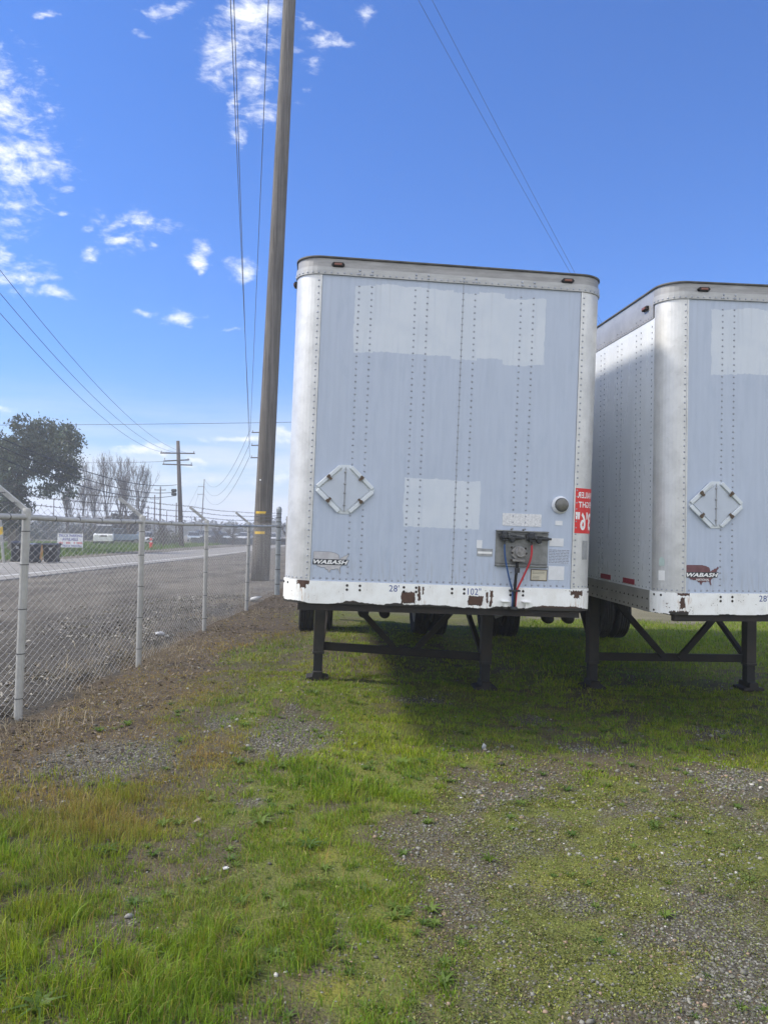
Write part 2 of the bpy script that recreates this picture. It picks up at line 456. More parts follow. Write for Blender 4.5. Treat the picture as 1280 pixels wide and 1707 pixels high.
mossc = t.mix(nb, (0.058, 0.068, 0.020, 1), (0.150, 0.165, 0.040, 1))
mossc = t.mix(t.ss(na, .48, .72), mossc, (0.155, 0.150, 0.03, 1))
base = t.mix(t.ss(t.m('ADD', zg, t.m('MULTIPLY', t.m('SUBTRACT', nc, .5), 1.1)), .30, .75), base, mossc)
# gravel road shoulder and lot
stone2 = t.voro(pos, 38, out='Color'); qx = t.sep(stone2)[0]
nl = t.noise(t.vm('MULTIPLY', pos, (1.0, .35, 1.0)), .9, 6, .62)
lotc = t.mix(qx, (0.060, 0.052, 0.041, 1), (0.185, 0.167, 0.138, 1))
lotc = t.mix(t.m('MULTIPLY', t.ss(nl, .42, .66), .75), lotc, t.mix(nb, (0.030, 0.026, 0.022, 1), (0.075, 0.065, 0.055, 1)))
lotc = t.mix(t.m('MULTIPLY', t.ss(t.noise(pos, .55, 5, .6), .5, .7), .45), lotc, (0.20, 0.18, 0.15, 1))
px3, py3 = t.sep(pos)[:2]
nearf = t.m('MULTIPLY', t.m('MULTIPLY', t.ss(px3, -9.5, -4.5), t.ss(py3, 24, 12)), t.ss(px3, -2.6, -3.2))
lotc = t.mix(t.m('MULTIPLY', nearf, t.ss(nl, .30, .58, .35, .95)), lotc, t.mix(nb, (0.026, 0.023, 0.019, 1), (0.085, 0.076, 0.064, 1)))
lotc = t.mix(t.m('MULTIPLY', t.ss(t.sep(pos)[0], -3.0, -1.0), .9), lotc, t.mix(t.noise(t.vm('MULTIPLY', pos, (.5, 1.6, 1)), 1.2, 6, .65), (0.075, 0.072, 0.040, 1), (0.235, 0.212, 0.140, 1)))
base = t.mix(t.ss(t.m('ADD', zr, t.m('MULTIPLY', t.m('SUBTRACT', nb, .5), .5)), .3, .7), base, lotc)
t.put(b.inputs['Base Color'], base)
b.inputs['Roughness'].default_value = 0.95; b.inputs['Specular IOR Level'].default_value = 0.15
hh = t.m('ADD', t.m('MULTIPLY', sd, -.5), t.m('ADD', nb, t.m('MULTIPLY', nc, .4)))
t.put(b.inputs['Normal'], t.bump(hh, .6, .03))
ground = np_mesh('ground', np.stack([X.ravel(), Y.ravel(), Zg.ravel()], 1), [quads], m_ground,
                 np.stack([lot.ravel(), green.ravel(), gravel.ravel()], 1), smooth=True)
a = ground.data.attributes.new('strip', 'FLOAT', 'POINT'); a.data.foreach_set('value', (st_ * yard).ravel().astype(np.float32))
ground['kind'] = 'structure'

# ------------------------------------------------------------------ the street
def spline(pts, n=60):
    pts = np.array(pts, float); s = np.r_[0, np.cumsum(np.hypot(*np.diff(pts, axis=0).T))]
    q = np.linspace(0, s[-1], n)
    x = np.interp(q, s, pts[:, 0]); y = np.interp(q, s, pts[:, 1])
    for _ in range(3):
        x[1:-1] = (x[:-2] + 2 * x[1:-1] + x[2:]) / 4; y[1:-1] = (y[:-2] + 2 * y[1:-1] + y[2:]) / 4
    return np.stack([x, y], 1)
NEAR = spline([(-15, -40), (-14.2, -5), (-13.4, 15), (-12.9, 26), (-12.3, 38), (-11.5, 50), (-10.9, 66), (-8, 84), (1, 102), (22, 116), (60, 126)], 90)
FAR = spline([(-22.5, -40), (-21.5, -5), (-20.6, 18), (-19.3, 39), (-18.1, 47), (-17.5, 55), (-16.9, 69), (-15.5, 90), (-7, 113), (16, 130), (56, 142)], 90)
RZ = -0.02
def strip(name, A, B, z, m, kind='structure', dash=None):
    mb = MB()
    for i in range(len(A) - 1):
        if dash and i % dash[1] >= dash[0]: continue
        mb.add([(*A[i], z), (*B[i], z), (*B[i + 1], z), (*A[i + 1], z)], [(0, 1, 2, 3)])
    o = mb.build(name, m)
    o['kind'] = kind
    return o
m_asph = pm('asphalt', (0.235, 0.225, 0.21), .95, var=.22, scale=.7, bump=.3, bscale=60, spec=.08)
m_tar = pm('dark_asphalt_edge', (0.035, 0.035, 0.037), .85, var=.3, scale=3, spec=.25)
m_line = pm('road_paint', (0.72, 0.72, 0.70), .7, var=.25, scale=4)
strip('road', NEAR, FAR, RZ + .004, m_asph)
dn = FAR - NEAR; dn /= np.linalg.norm(dn, axis=1)[:, None]
strip('road_edge', NEAR - dn * .34, NEAR - dn * .002, RZ + .009, m_tar)
strip('road_line', NEAR + dn * 1.30, NEAR + dn * 1.46, RZ + .008, m_line)
strip('centre_line', FAR - dn * .55, FAR - dn * .42, RZ + .008, m_line, dash=(3, 5))

# ------------------------------------------------------------------ grass, weeds, pebbles, litter
def leafmat(name, trans=.35, rough=.5):
    m, t, b = mat(name)
    c = t.attr('tone')
    b.inputs['Roughness'].default_value = rough; b.inputs['Specular IOR Level'].default_value = .2
    t.put(b.inputs['Base Color'], c)
    tr = t.node('ShaderNodeBsdfTranslucent'); t.put(tr.inputs['Color'], t.mix(1.0, c, (1.15, 1.1, .5, 1), 'MULTIPLY'))
    mx = t.node('ShaderNodeMixShader'); mx.inputs[0].default_value = trans
    t.l.new(b.outputs[0], mx.inputs[1]); t.l.new(tr.outputs[0], mx.inputs[2])
    t.l.new(mx.outputs[0], m.node_tree.nodes['Material Output'].inputs['Surface'])
    return m
m_grass = leafmat('grass_blade', .40)
m_weed = leafmat('weed_leaf', .30)
m_dead = leafmat('dead_leaf', .15, .7)

def sample_area(n, d0, d1, k=1.2, x0=None, x1=None):
    """points on the yard, denser near the camera"""
    u = rng.random(n)
    e = 2 - k
    d = (d0 ** e + u * (d1 ** e - d0 ** e)) ** (1 / e)
    x = (rng.random(n) * 2 - 1) * (.64 * d + .7)
    return x, d
def lerp(a, b, f): return np.asarray(a) * (1 - f[:, None]) + np.asarray(b) * f[:, None]

def blades(x, y, h, wd, lean, az, col, z=None):
    n = len(x); z = gz(x, y) - .006 if z is None else z
    ca, sa = np.cos(az), np.sin(az)
    th = az + rng.normal(0, .8, n)
    wx, wy = -np.sin(th) * wd / 2, np.cos(th) * wd / 2
    base = np.stack([x, y, z], 1)
    W = np.stack([wx, wy, np.zeros(n)], 1)
    mid = base + np.stack([ca * lean * h * .32, sa * lean * h * .32, h * .58], 1)
    tip = base + np.stack([ca * lean * h * 1.0, sa * lean * h * 1.0, h * np.clip(1.0 - .28 * lean, .35, 1)], 1)
    V_ = np.stack([base - W, base + W, mid + W * .8, mid - W * .8, tip], 1).reshape(-1, 3)
    i = np.arange(n)[:, None] * 5
    C_ = np.repeat(col, 5, 0).reshape(n, 5, 3).copy()
    return V_, i + np.array([[0, 1, 2, 3]]), i + np.array([[3, 2, 4]]), C_.reshape(-1, 3)
def merge(parts):
    V_, Q, T, C_ = [], [], [], []; o = 0
    for v, q, tt, c in parts:
        V_.append(v); Q.append(q + o); T.append(tt + o); C_.append(c); o += len(v)
    return np.concatenate(V_), [np.concatenate(Q), np.concatenate(T)], np.concatenate(C_)

GREEN = (0.125, 0.235, 0.018); LIME = (0.275, 0.345, 0.026); DEEP = (0.035, 0.085, 0.014); TAN = (0.30, 0.180, 0.055); STRAW = (0.34, 0.27, 0.13)
def grass_pass(n, d0, d1, k, wmul, hmul):
    x, y = sample_area(n, d0, d1, k)
    ok = x > -3.05; x, y = x[ok], y[ok]
    g, mo, stp, gv, dr, ri, tu, fg = cover(x, y)
    clump = fbm(x, y, 7, 2, 55)
    p = np.clip(g * (.08 + 1.6 * sst(clump, .42, .62)) + .07 * (1 - fg) + .30 * np.clip(dr, 0, 1) * (1 - gv) * (1 - stp * .55), 0, 1)
    ok = rng.random(len(x)) < p
    x, y, g, dr, tu, ri, stp, clump = x[ok], y[ok], g[ok], dr[ok], tu[ok], ri[ok], stp[ok], clump[ok]; n = len(x)
    left = sst(-x, -.2, .9) * (1 - sst(y, 5.0, 6.5))
    h = (.030 + .040 * tu + .034 * left * sst(fbm(x, y, 1.6, 3, 61), .35, .62)) * np.exp(rng.normal(0, .32, n)) * hmul
    h *= (1 - .55 * ri) * (1 - .3 * stp)
    wd = (.0026 + .0012 * rng.random(n)) * wmul
    f = np.clip(fbm(x, y, 1.3, 3, 71) * 1.5 - .35 + rng.normal(0, .22, n), 0, 1)
    col = lerp(GREEN, LIME, f)
    dk = (rng.random(n) < .25).astype(float) * rng.random(n); col = col * (1 - dk[:, None]) + np.asarray(DEEP) * dk[:, None]
    fd = np.clip(dr * 1.15 + rng.normal(-.12, .22, n), 0, 1); fd = np.where(rng.random(n) < .08, .75, fd)
    col = col * (1 - fd[:, None]) + lerp(TAN, STRAW, rng.random(n)) * fd[:, None]
    col *= np.exp(rng.normal(0, .16, n))[:, None]
    return blades(x, y, h, wd, np.abs(rng.normal(.42, .36, n)), fbm(x, y, 2.5, 2, 66) * 9 + rng.normal(0, 1.5, n), col)
parts = [grass_pass(330000, 1.9, 5.2, 1.1, 1.0, 1.05), grass_pass(240000, 5.0, 9.2, 1.0, 1.7, 1.0), grass_pass(130000, 8.8, 17, 1.0, 3.0, 1.0)]
# fresh grass strip beyond the right-hand trailer
n = 36000; x = rng.uniform(1.5, 12, n); y = rng.uniform(9.8, 17.5, n)
ok = rng.random(n) < sst(x, 1.5, 3) * sst(y + (fbm(x, y, .6, 3, 5) - .5) * 2, 10, 11) * (1 - sst(y + (fbm(x, y, .8, 3, 6) - .5) * 3, 15.3, 17.5)); x, y = x[ok], y[ok]; n = len(x)
# dry seed stalks standing among the green
x2, y2 = sample_area(9000, 2.0, 9, 1.2); g2, _, s2, v2, d2_, r2, _, _ = cover(x2, y2)
ok = (rng.random(len(x2)) < (g2 * .35 + d2_ * .4) * (1 - r2) * (1 - v2)) & (x2 > -3); x2, y2 = x2[ok], y2[ok]; n2_ = len(x2)
parts.append(blades(x2, y2, .085 * np.exp(rng.normal(0, .35, n2_)), np.full(n2_, .0022), np.abs(rng.normal(.6, .5, n2_)), rng.random(n2_) * 6.28, lerp(TAN, STRAW, rng.random(n2_))))
# broad-leaved rosettes
x2, y2 = sample_area(2600, 2.2, 8, 1.2); g2, _, s2, v2, d2_, r2, _, _ = cover(x2, y2); ok = (rng.random(len(x2)) < .15 + .5 * g2 * (1 - d2_)) & (x2 > -2.4); x2, y2 = x2[ok], y2[ok]
k2 = 8; xr, yr = np.repeat(x2, k2), np.repeat(y2, k2); sz = np.repeat(.03 * np.exp(rng.normal(0, .35, len(x2))), k2)
parts.append(blades(xr, yr, sz, sz * .38, np.full(len(xr), 1.5), np.tile(np.arange(k2) * .785, len(x2)) + np.repeat(rng.random(len(x2)), k2) * 6, lerp((.06, .115, .022), (.13, .19, .035), np.repeat(rng.random(len(x2)), k2))))
parts.append(blades(x, y, .06 * np.exp(rng.normal(0, .3, n)), np.full(n, .010), np.abs(rng.normal(.5, .3, n)), rng.random(n) * 6.28, lerp(GREEN, LIME, rng.random(n)) * .9))
V_, F_, C_ = merge(parts)
o = np_mesh('grass', V_, F_, m_grass, C_); tag(o, 'patchy green and yellowing grass growing over the yard', 'grass', kind='stuff')

def flecks(x, y, size, hgt, col, flat=.5, asp=1.6):
    """small leaf shapes (two triangles folded along the middle)"""
    n = len(x); z = gz(x, y) + hgt
    az = rng.random(n) * 6.283; el = rng.normal(0, flat, n); ro = rng.normal(0, flat, n)
    d = np.stack([np.cos(az) * np.cos(el), np.sin(az) * np.cos(el), np.sin(el)], 1) * (size * asp / 2)[:, None]
    s = np.stack([-np.sin(az) * np.cos(ro), np.cos(az) * np.cos(ro), np.sin(ro)], 1) * (size / 2)[:, None]
    c = np.stack([x, y, z], 1)
    up = np.zeros((n, 3)); up[:, 2] = size * .12
    V_ = np.stack([c - d, c + s + up, c + d, c - s + up], 1).reshape(-1, 3)
    i = np.arange(n)[:, None] * 4
    return V_, i + np.array([[0, 1, 2, 3]]), np.zeros((0, 3), int), np.repeat(col, 4, 0)
def weed_pass(n, d0, d1, k, smul):
    x, y = sample_area(n, d0, d1, k)
    g, mo, stp, gv, dr, ri, tu, fg = cover(x, y)
    cl = fbm(x, y, 6, 3, 91)
    p = np.clip(mo * (.22 + 1.2 * sst(cl, .38, .62)) + .30 * g * sst(cl, .45, .6) + .14 * ri, 0, 1) * (x > -3)
    ok = rng.random(len(x)) < p; x, y = x[ok], y[ok]; n = len(x)
    f = np.clip(fbm(x, y, .9, 3, 95) * 1.8 - .45 + rng.normal(0, .25, n), 0, 1)
    gy_f = np.clip(fbm(x, y, 1.7, 3, 97) * 1.6 - .3, 0, 1)
    col = lerp((0.085, 0.120, 0.030), (0.225, 0.230, 0.040), f) * (1 - .6 * gy_f[:, None]) + np.array((.140, .155, .070)) * .6 * gy_f[:, None]
    br = rng.random(n) < .16; col[br] = np.array((.15, .11, .07)) * np.exp(rng.normal(0, .3, br.sum()))[:, None]
    col *= np.exp(rng.normal(-.03, .32, n))[:, None]
    size = (.0035 + .006 * rng.random(n) ** 2) * smul
    return flecks(x, y, size, rng.random(n) ** 2 * .016, col, .6)
V_, F_, C_ = merge([weed_pass(520000, 2.0, 5.2, 1.2, 1.0), weed_pass(260000, 5.0, 10, 1.1, 1.5)])
F_ = [F_[0]]
o = np_mesh('ground_cover', V_, F_, m_weed, C_); tag(o, 'low moss and clover leaves spread over the gravelly right side of the yard', 'ground cover', kind='stuff')

# pebbles
m_peb = pm('pebble', (.30, .285, .26), .85, var=.3, scale=30)
nt_ = NT(m_peb.node_tree); bs = m_peb.node_tree.nodes['Principled BSDF']; nt_.put(bs.inputs['Base Color'], nt_.attr('tone'))
_ph = (1 + 5 ** .5) / 2
ICO = np.array([(-1, _ph, 0), (1, _ph, 0), (-1, -_ph, 0), (1, -_ph, 0), (0, -1, _ph), (0, 1, _ph), (0, -1, -_ph), (0, 1, -_ph), (_ph, 0, -1), (_ph, 0, 1), (-_ph, 0, -1), (-_ph, 0, 1)]) / 1.902
ICF = np.array([(0, 11, 5), (0, 5, 1), (0, 1, 7), (0, 7, 10), (0, 10, 11), (1, 5, 9), (5, 11, 4), (11, 10, 2), (10, 7, 6), (7, 1, 8), (3, 9, 4), (3, 4, 2), (3, 2, 6), (3, 6, 8), (3, 8, 9), (4, 9, 5), (2, 4, 11), (6, 2, 10), (8, 6, 7), (9, 8, 1)])
def pebbles(x, y, size, tone):
    n = len(x); z = gz(x, y)
    P = ICO[None] * (1 + rng.normal(0, .16, (n, 12, 1)))
    P = P * np.stack([rng.uniform(.75, 1.3, n), rng.uniform(.7, 1.1, n), rng.uniform(.45, .8, n)], 1)[:, None]
    a_ = rng.random(n) * 6.283; ca, sa = np.cos(a_)[:, None], np.sin(a_)[:, None]
    P = np.stack([P[..., 0] * ca - P[..., 1] * sa, P[..., 0] * sa + P[..., 1] * ca, P[..., 2]], -1) * (size / 2)[:, None, None]
    P += np.stack([x, y, z + size * .12], 1)[:, None]
    return P.reshape(-1, 3), (ICF[None] + 12 * np.arange(n)[:, None, None]).reshape(-1, 3), np.repeat(tone, 12, 0)
x, y = sample_area(230000, 2.0, 12, 1.25)
g, mo, stp, gv, dr, ri, tu, fg = cover(x, y)
cl = fbm(x, y, 4, 3, 131)
p = np.clip(.55 * gv * sst(cl, .3, .6) + .60 * ri * (1 - .4 * mo) * (.35 + sst(cl, .35, .6)) + .06 * stp + .02, 0, 1) * (x > -3.1) * (1 - .5 * stp)
ok = rng.random(len(x)) < p; x, y = x[ok], y[ok]; n = len(x)
size = np.clip(.0072 * np.exp(rng.normal(0, .5, n)), .0035, .030) * np.clip(y / 4, 1, 1.6)
tone = lerp((.075, .072, .060), (.24, .235, .205), rng.random(n) ** 1.4)
tone[rng.random(n) < .012] = (.42, .41, .38); tone[rng.random(n) < .07] = (.25, .18, .13)
PV, PF, PC = pebbles(x, y, size, tone)
o = np_mesh('pebbles', PV, [PF], m_peb, PC); tag(o, 'loose grey and white pebbles scattered in the bare patches of the yard', 'pebbles', kind='stuff')

# dead leaves and twigs along the fence, dry litter on the shoulder
n = 14000; y = rng.uniform(3.0, 22, n); x = -3.05 + rng.normal(0, .5, n) + np.where(rng.random(n) < .35, rng.uniform(0, 1.2, n), 0)
ok = rng.random(n) < np.clip(.25 + 1.4 * sst(fbm(x, y, 1.4, 3, 141), .42, .62), 0, 1); x, y = x[ok], y[ok]; n = len(x)
col = lerp((.06, .046, .036), (.24, .20, .155), rng.random(n) ** 2.2)
p1 = flecks(x, y, .010 + .026 * rng.random(n) ** 2, .004 + .02 * rng.random(n), col, .35, 1.7)
n = 24000; y = rng.uniform(3.0, 20, n); x = -3.35 - np.abs(rng.normal(0, 1.5, n))
ok = rng.random(n) < np.clip(.1 + 1.6 * sst(fbm(x, y, 1.0, 3, 151), .45, .65), 0, 1); x, y = x[ok], y[ok]; n = len(x)
p2 = flecks(x, y, .010 + .028 * rng.random(n) ** 3, .004 + .03 * rng.random(n), lerp((.045, .04, .035), (.36, .34, .30), rng.random(n) ** 2.2), .5, 2.4)
n = 9000; y = rng.uniform(3.0, 20, n); x = -3.15 + rng.normal(0, .42, n)
ok = rng.random(n) < sst(fbm(x, y, 1.1, 3, 161), .42, .6); x, y = x[ok], y[ok]; n = len(x)
p3 = blades(x, y, .07 * np.exp(rng.normal(0, .5, n)), np.full(n, .004), np.abs(rng.normal(1.0, .7, n)), rng.random(n) * 6.28, lerp((.16, .12, .08), (.42, .36, .25), rng.random(n)))
V_, F_, C_ = merge([p1, p2, p3])
o = np_mesh('dead_leaves', V_, F_, m_dead, C_); tag(o, 'dead leaves and dry straw lying along the foot of the chain link fence', 'dead leaves', kind='stuff')
# ------------------------------------------------------------------ trailer materials
def panel_mat(name, patches, drip=0.5):
    m, t, b = mat(name)
    o = t.obj(); X_, Y_, Z_ = t.sep(o)[:3]
    st = t.noise(t.vm('MULTIPLY', o, (14, 1, .9)), 2.0, 5, .6)
    cl = t.noise(o, 1.3, 5, .6); fine = t.noise(t.vm('MULTIPLY', o, (60, 10, 5)), 1.0, 4, .6)
    c = t.mix(t.ss(t.m('ADD', t.m('MULTIPLY', st, .65), t.m('MULTIPLY', cl, .35)), .36, .62), (0.400, 0.452, 0.548, 1), (0.432, 0.485, 0.582, 1))
    c = t.mix(t.m('MULTIPLY', t.ss(fine, .58, .75), .12), c, (0.32, 0.375, 0.47, 1))
    # darker smudges above the middle
    c = t.mix(t.m('MULTIPLY', t.ss(t.noise(t.vm('MULTIPLY', o, (5, 1, 1.6)), 2.4, 5, .65), .52, .68), .28), c, (0.33, 0.395, 0.50, 1))
    wob = t.noise(t.vm('MULTIPLY', o, (30, 1, 9)), 1.0, 4, .7)
    for (x0, x1, z0, z1, stepn) in patches:
        zz = Z_
        if stepn:
            wn = t.node('ShaderNodeTexWhiteNoise', noise_dimensions='1D')
            t.put(wn.inputs['W'], t.m('FLOOR', t.m('MULTIPLY', X_, 4.6)))
            zz = t.m('ADD', Z_, t.m('MULTIPLY', t.m('SUBTRACT', wn.outputs[0], .5), stepn))
            zz = t.m('ADD', zz, t.m('MULTIPLY', t.m('SUBTRACT', t.noise(t.comb(X_, 0, 0), 3.0, 3, .5), .5), .07))
        k = t.rect(X_, zz, x0, x1, z0, z1, t.m('ADD', t.m('MULTIPLY', wob, .5), t.m('MULTIPLY', t.noise(o, 4.5, 5, .65), .6)), .07, .006)
        pc = t.mix(t.ss(t.noise(t.vm('MULTIPLY', o, (3, 1, 3)), 1.0, 4, .6), .4, .6), (0.525, 0.57, 0.635, 1), (0.56, 0.60, 0.655, 1))
        pc = t.mix(t.m('MULTIPLY', t.ss(st, .55, .7), .35), pc, c)
        c = t.mix(k, c, pc)
    # grime washed down from the top trim and collected low on the sheet
    run = t.noise(t.vm('MULTIPLY', o, (26, 1, .55)), 1.0, 5, .65)
    c = t.mix(t.m('MULTIPLY', t.m('MULTIPLY', t.ss(run, .54, .70), t.ss(Z_, 1.5, 2.7)), .18), c, (.27, .275, .28, 1))
    c = t.mix(t.m('MULTIPLY', t.m('MULTIPLY', t.ss(fine, .50, .66), t.ss(Z_, .55, .2)), .30), c, (.30, .285, .265, 1))
    c = t.mix(t.m('MULTIPLY', t.ss(t.noise(o, 90, 3, .6), .70, .74), .5), c, (.22, .21, .20, 1))
    t.put(b.inputs['Base Color'], c)
    t.put(b.inputs['Roughness'], t.ss(cl, .3, .7, .34, .50))
    b.inputs['Specular IOR Level'].default_value = .35
    t.put(b.inputs['Normal'], t.bump(t.m('ADD', t.noise(t.vm('MULTIPLY', o, (2.2, 1, .8)), 1.6, 3, .5), t.m('MULTIPLY', t.noise(t.vm('MULTIPLY', o, (9, 1, 1.5)), 1.0, 2, .5), .12)), .45, .03))
    return m
def band_mat(name, rects, edge, spots):
    """white enamel with rust where the paint has gone"""
    m, t, b = mat(name)
    o = t.obj(); X_, Y_, Z_ = t.sep(o)[:3]
    n = t.noise(o, 34, 5, .65); nb = t.noise(o, 9, 5, .6); nv = t.noise(t.vm('MULTIPLY', o, (70, 10, 12)), 1, 4, .6)
    c = t.mix(t.ss(nb, .4, .7), (0.82, 0.825, 0.81, 1), (0.74, 0.735, 0.71, 1))
    rust = t.mix(n, (0.030, 0.019, 0.015, 1), (0.115, 0.060, 0.040, 1)); rust = t.mix(t.ss(Z_, .045, .02), rust, (0.028, 0.026, 0.022, 1))
    k = None
    def mx(a_, b_): return b_ if a_ is None else t.m('MAXIMUM', a_, b_)
    h = t.m('ADD', t.m('MULTIPLY', t.ss(t.noise(t.comb(X_, 0, 0), 1.6, 2, .5), .35, .65), edge), t.m('MULTIPLY', t.m('SUBTRACT', t.noise(t.vm('MULTIPLY', o, (26, 26, 26)), 1, 4, .6), .5), .03))
    k = mx(k, t.ss(t.m('SUBTRACT', h, Z_), -.002, .003))
    wob = t.noise(t.vm('MULTIPLY', o, (90, 40, 22)), 1.0, 4, .65)
    stain = None
    for (x0, x1, z0, z1) in rects:
        k = mx(k, t.rect(X_, Z_, x0, x1, z0, z1, t.m('ADD', t.m('MULTIPLY', wob, .6), t.m('MULTIPLY', t.noise(o, 26, 6, .75), .5)), .070, .003))
        stain = mx(stain, t.m('MULTIPLY', t.rect(X_, Z_, x0 - .01, x1 + .02, z0 - .12, z1, nv, .06, .03), t.ss(nv, .5, .68)))
    k = mx(k, t.ss(t.m('ADD', t.noise(o, 55, 3, .6), t.m('MULTIPLY', nb, .35)), spots, spots + .03))
    c = t.mix(t.m('MULTIPLY', t.ss(nv, .55, .75), .22), c, (0.42, 0.30, 0.19, 1))
    if stain is not None: c = t.mix(t.m('MULTIPLY', stain, .55), c, (0.40, 0.22, 0.11, 1))
    c = t.mix(k, c, rust)
    t.put(b.inputs['Base Color'], c)
    t.put(b.inputs['Roughness'], t.m('ADD', t.m('MULTIPLY', k, .45), .4))
    t.put(b.inputs['Normal'], t.bump(t.m('ADD', t.m('MULTIPLY', k, -1.0), t.m('MULTIPLY', n, .3)), .4, .004))
    return m
def alu_mat(name, c=(.62, .62, .61), rough=.50, metal=.55):
    m, t, b = mat(name)
    o = t.obj()
    st = t.noise(t.vm('MULTIPLY', o, (60, 60, 2.0)), 1.0, 5, .6); cl = t.noise(o, 4.5, 6, .65)
    cc = t.mix(t.ss(cl, .35, .7), (*c, 1), (*(q * .80 for q in c), 1))
    cc = t.mix(t.m('MULTIPLY', t.ss(t.noise(o, 45, 4, .6), .62, .72), .35), cc, (.30, .28, .26, 1))
    t.put(b.inputs['Base Color'], cc); b.inputs['Metallic'].default_value = metal
    t.put(b.inputs['Roughness'], t.m('ADD', t.m('MULTIPLY', st, .16), rough - .08))
    t.put(b.inputs['Normal'], t.bump(t.noise(o, 3.0, 2, .5), .12, .02))
    return m
M_ALU = alu_mat('aluminium')
M_ALU2 = alu_mat('dull_aluminium', (.50, .49, .47), .5, .7)
M_SIDE = pm('side_panel_paint', (.74, .77, .80), .30, .15, var=.12, scale=1.2, stretch=(1, 3, .6), spec=.5)
M_RIVET = pm('rivet', (.36, .385, .435), .4, .5, scale=20)
M_BOLT = pm('dark_bolt', (.03, .024, .02), .7)
M_BLACK = pm('chassis_black', (.010, .010, .011), .72, var=.5, scale=8, c2=(.024, .019, .016), bump=.2)
M_LEG = pm('landing_gear_paint', (.022, .022, .023), .6, var=.4, scale=5, c2=(.045, .037, .031), bump=.15)
M_LEG2 = pm('landing_gear_tube', (.012, .013, .015), .6, scale=7)
M_RUB = pm('tyre_rubber', (.016, .016, .016), .85, var=.4, scale=9, bump=.2)
M_RIM = pm('wheel_rim', (.22, .22, .21), .55, .3, var=.5)
M_ROOF = pm('roof_edge', (.11, .105, .095), .75, var=.5, scale=8)
M_CAP = pm('roof_cap', (.33, .325, .32), .55, .35, var=.25, scale=5, stretch=(1, 1, 6))
M_TRIM = pm('top_trim_metal', (.42, .42, .415), .5, .35, var=.2, scale=5, stretch=(1, 1, 6))
M_STEEL = pm('galvanised_plate', (.25, .255, .25), .55, .55, var=.3, scale=14)
M_IRON = pm('cast_iron', (.05, .052, .055), .6, .3, var=.4, scale=30)
M_GREY = pm('grey_socket', (.27, .26, .25), .6, .2, var=.3, scale=25)
M_WHITE = pm('white_enamel', (.62, .635, .64), .4, var=.08, scale=7)
M_LENS = pm('lamp_lens', (.16, .155, .14), .2, var=.3, scale=20)
M_AMB = pm('amber_lens', (.22, .085, .06), .3)
M_BLUE = pm('blue_hose', (.02, .075, .22), .5)
M_RED = pm('red_hose', (.45, .02, .03), .5)
M_DECRED = pm('red_sticker', (.62, .035, .035), .5, var=.1)
M_DECWH = pm('white_lettering', (.78, .78, .77), .5, var=.06)
M_DECBL = pm('blue_lettering', (.05, .085, .30), .55)
M_DECBK = pm('black_lettering', (.04, .045, .055), .55)
M_MAPF = pm('faded_map', (.50, .50, .51), .5, var=.22, scale=18, c2=(.40, .38, .40))
M_MAPE = pm('map_outline', (.20, .20, .23), .55)
M_MAPR = pm('maroon_map', (.17, .075, .085), .5, var=.3, scale=22)
M_STK = pm('white_sticker', (.68, .69, .71), .5, var=.12, scale=12)
M_STKB = pm('speckled_sticker', (.72, .72, .73), .6, scale=70, c2=(.50, .50, .51))
M_STKT = pm('faded_blue_sticker', (.50, .55, .63), .5, scale=20, c2=(.38, .43, .54), stretch=(1, 1, 6))
M_STKG = pm('grey_sticker', (.33, .34, .35), .6, scale=25, var=.3)
M_STKY = pm('cream_plate', (.55, .51, .40), .5, var=.15, scale=20)
M_TAPE = pm('red_reflector', (.33, .03, .055), .4, var=.25, scale=30)
M_DOOR = pm('placard_leaf', (.47, .515, .585), .42, var=.08, scale=5)
M_PFR = pm('placard_frame', (.60, .64, .67), .42, var=.08, scale=9)
M_HINGE = pm('rusty_hinge', (.12, .085, .06), .6, .4)
PAN1 = panel_mat('front_panel_paint', [(-.815, .79, 2.07, 2.625, .045), (-.343, .29, .66, 1.06, .0)])
PAN2 = panel_mat('front_panel_paint_2', [(-.885, .72, 2.06, 2.62, .03), (-.30, .35, .7, 1.2, .0)])
BAND1 = band_mat('front_rail_enamel', [(-.335, -.222, .03, .120), (.220, .345, .03, .104), (-.198, -.182, .06, .17), (-.163, -.152, .11, .165),
                                       (.374, .388, .05, .14), (.404, .424, .02, .155), (-1.19, -1.10, .16, .20), (-1.165, -1.125, .13, .20), (1.085, 1.20, .14, .175), (1.12, 1.17, .115, .17)], .046, .90)
BAND2 = band_mat('front_rail_enamel_2', [(-1.14, -1.10, .06, .15), (-1.22, -1.07, .0, .035), (-1.16, -1.06, .17, .189)], .016, .86)

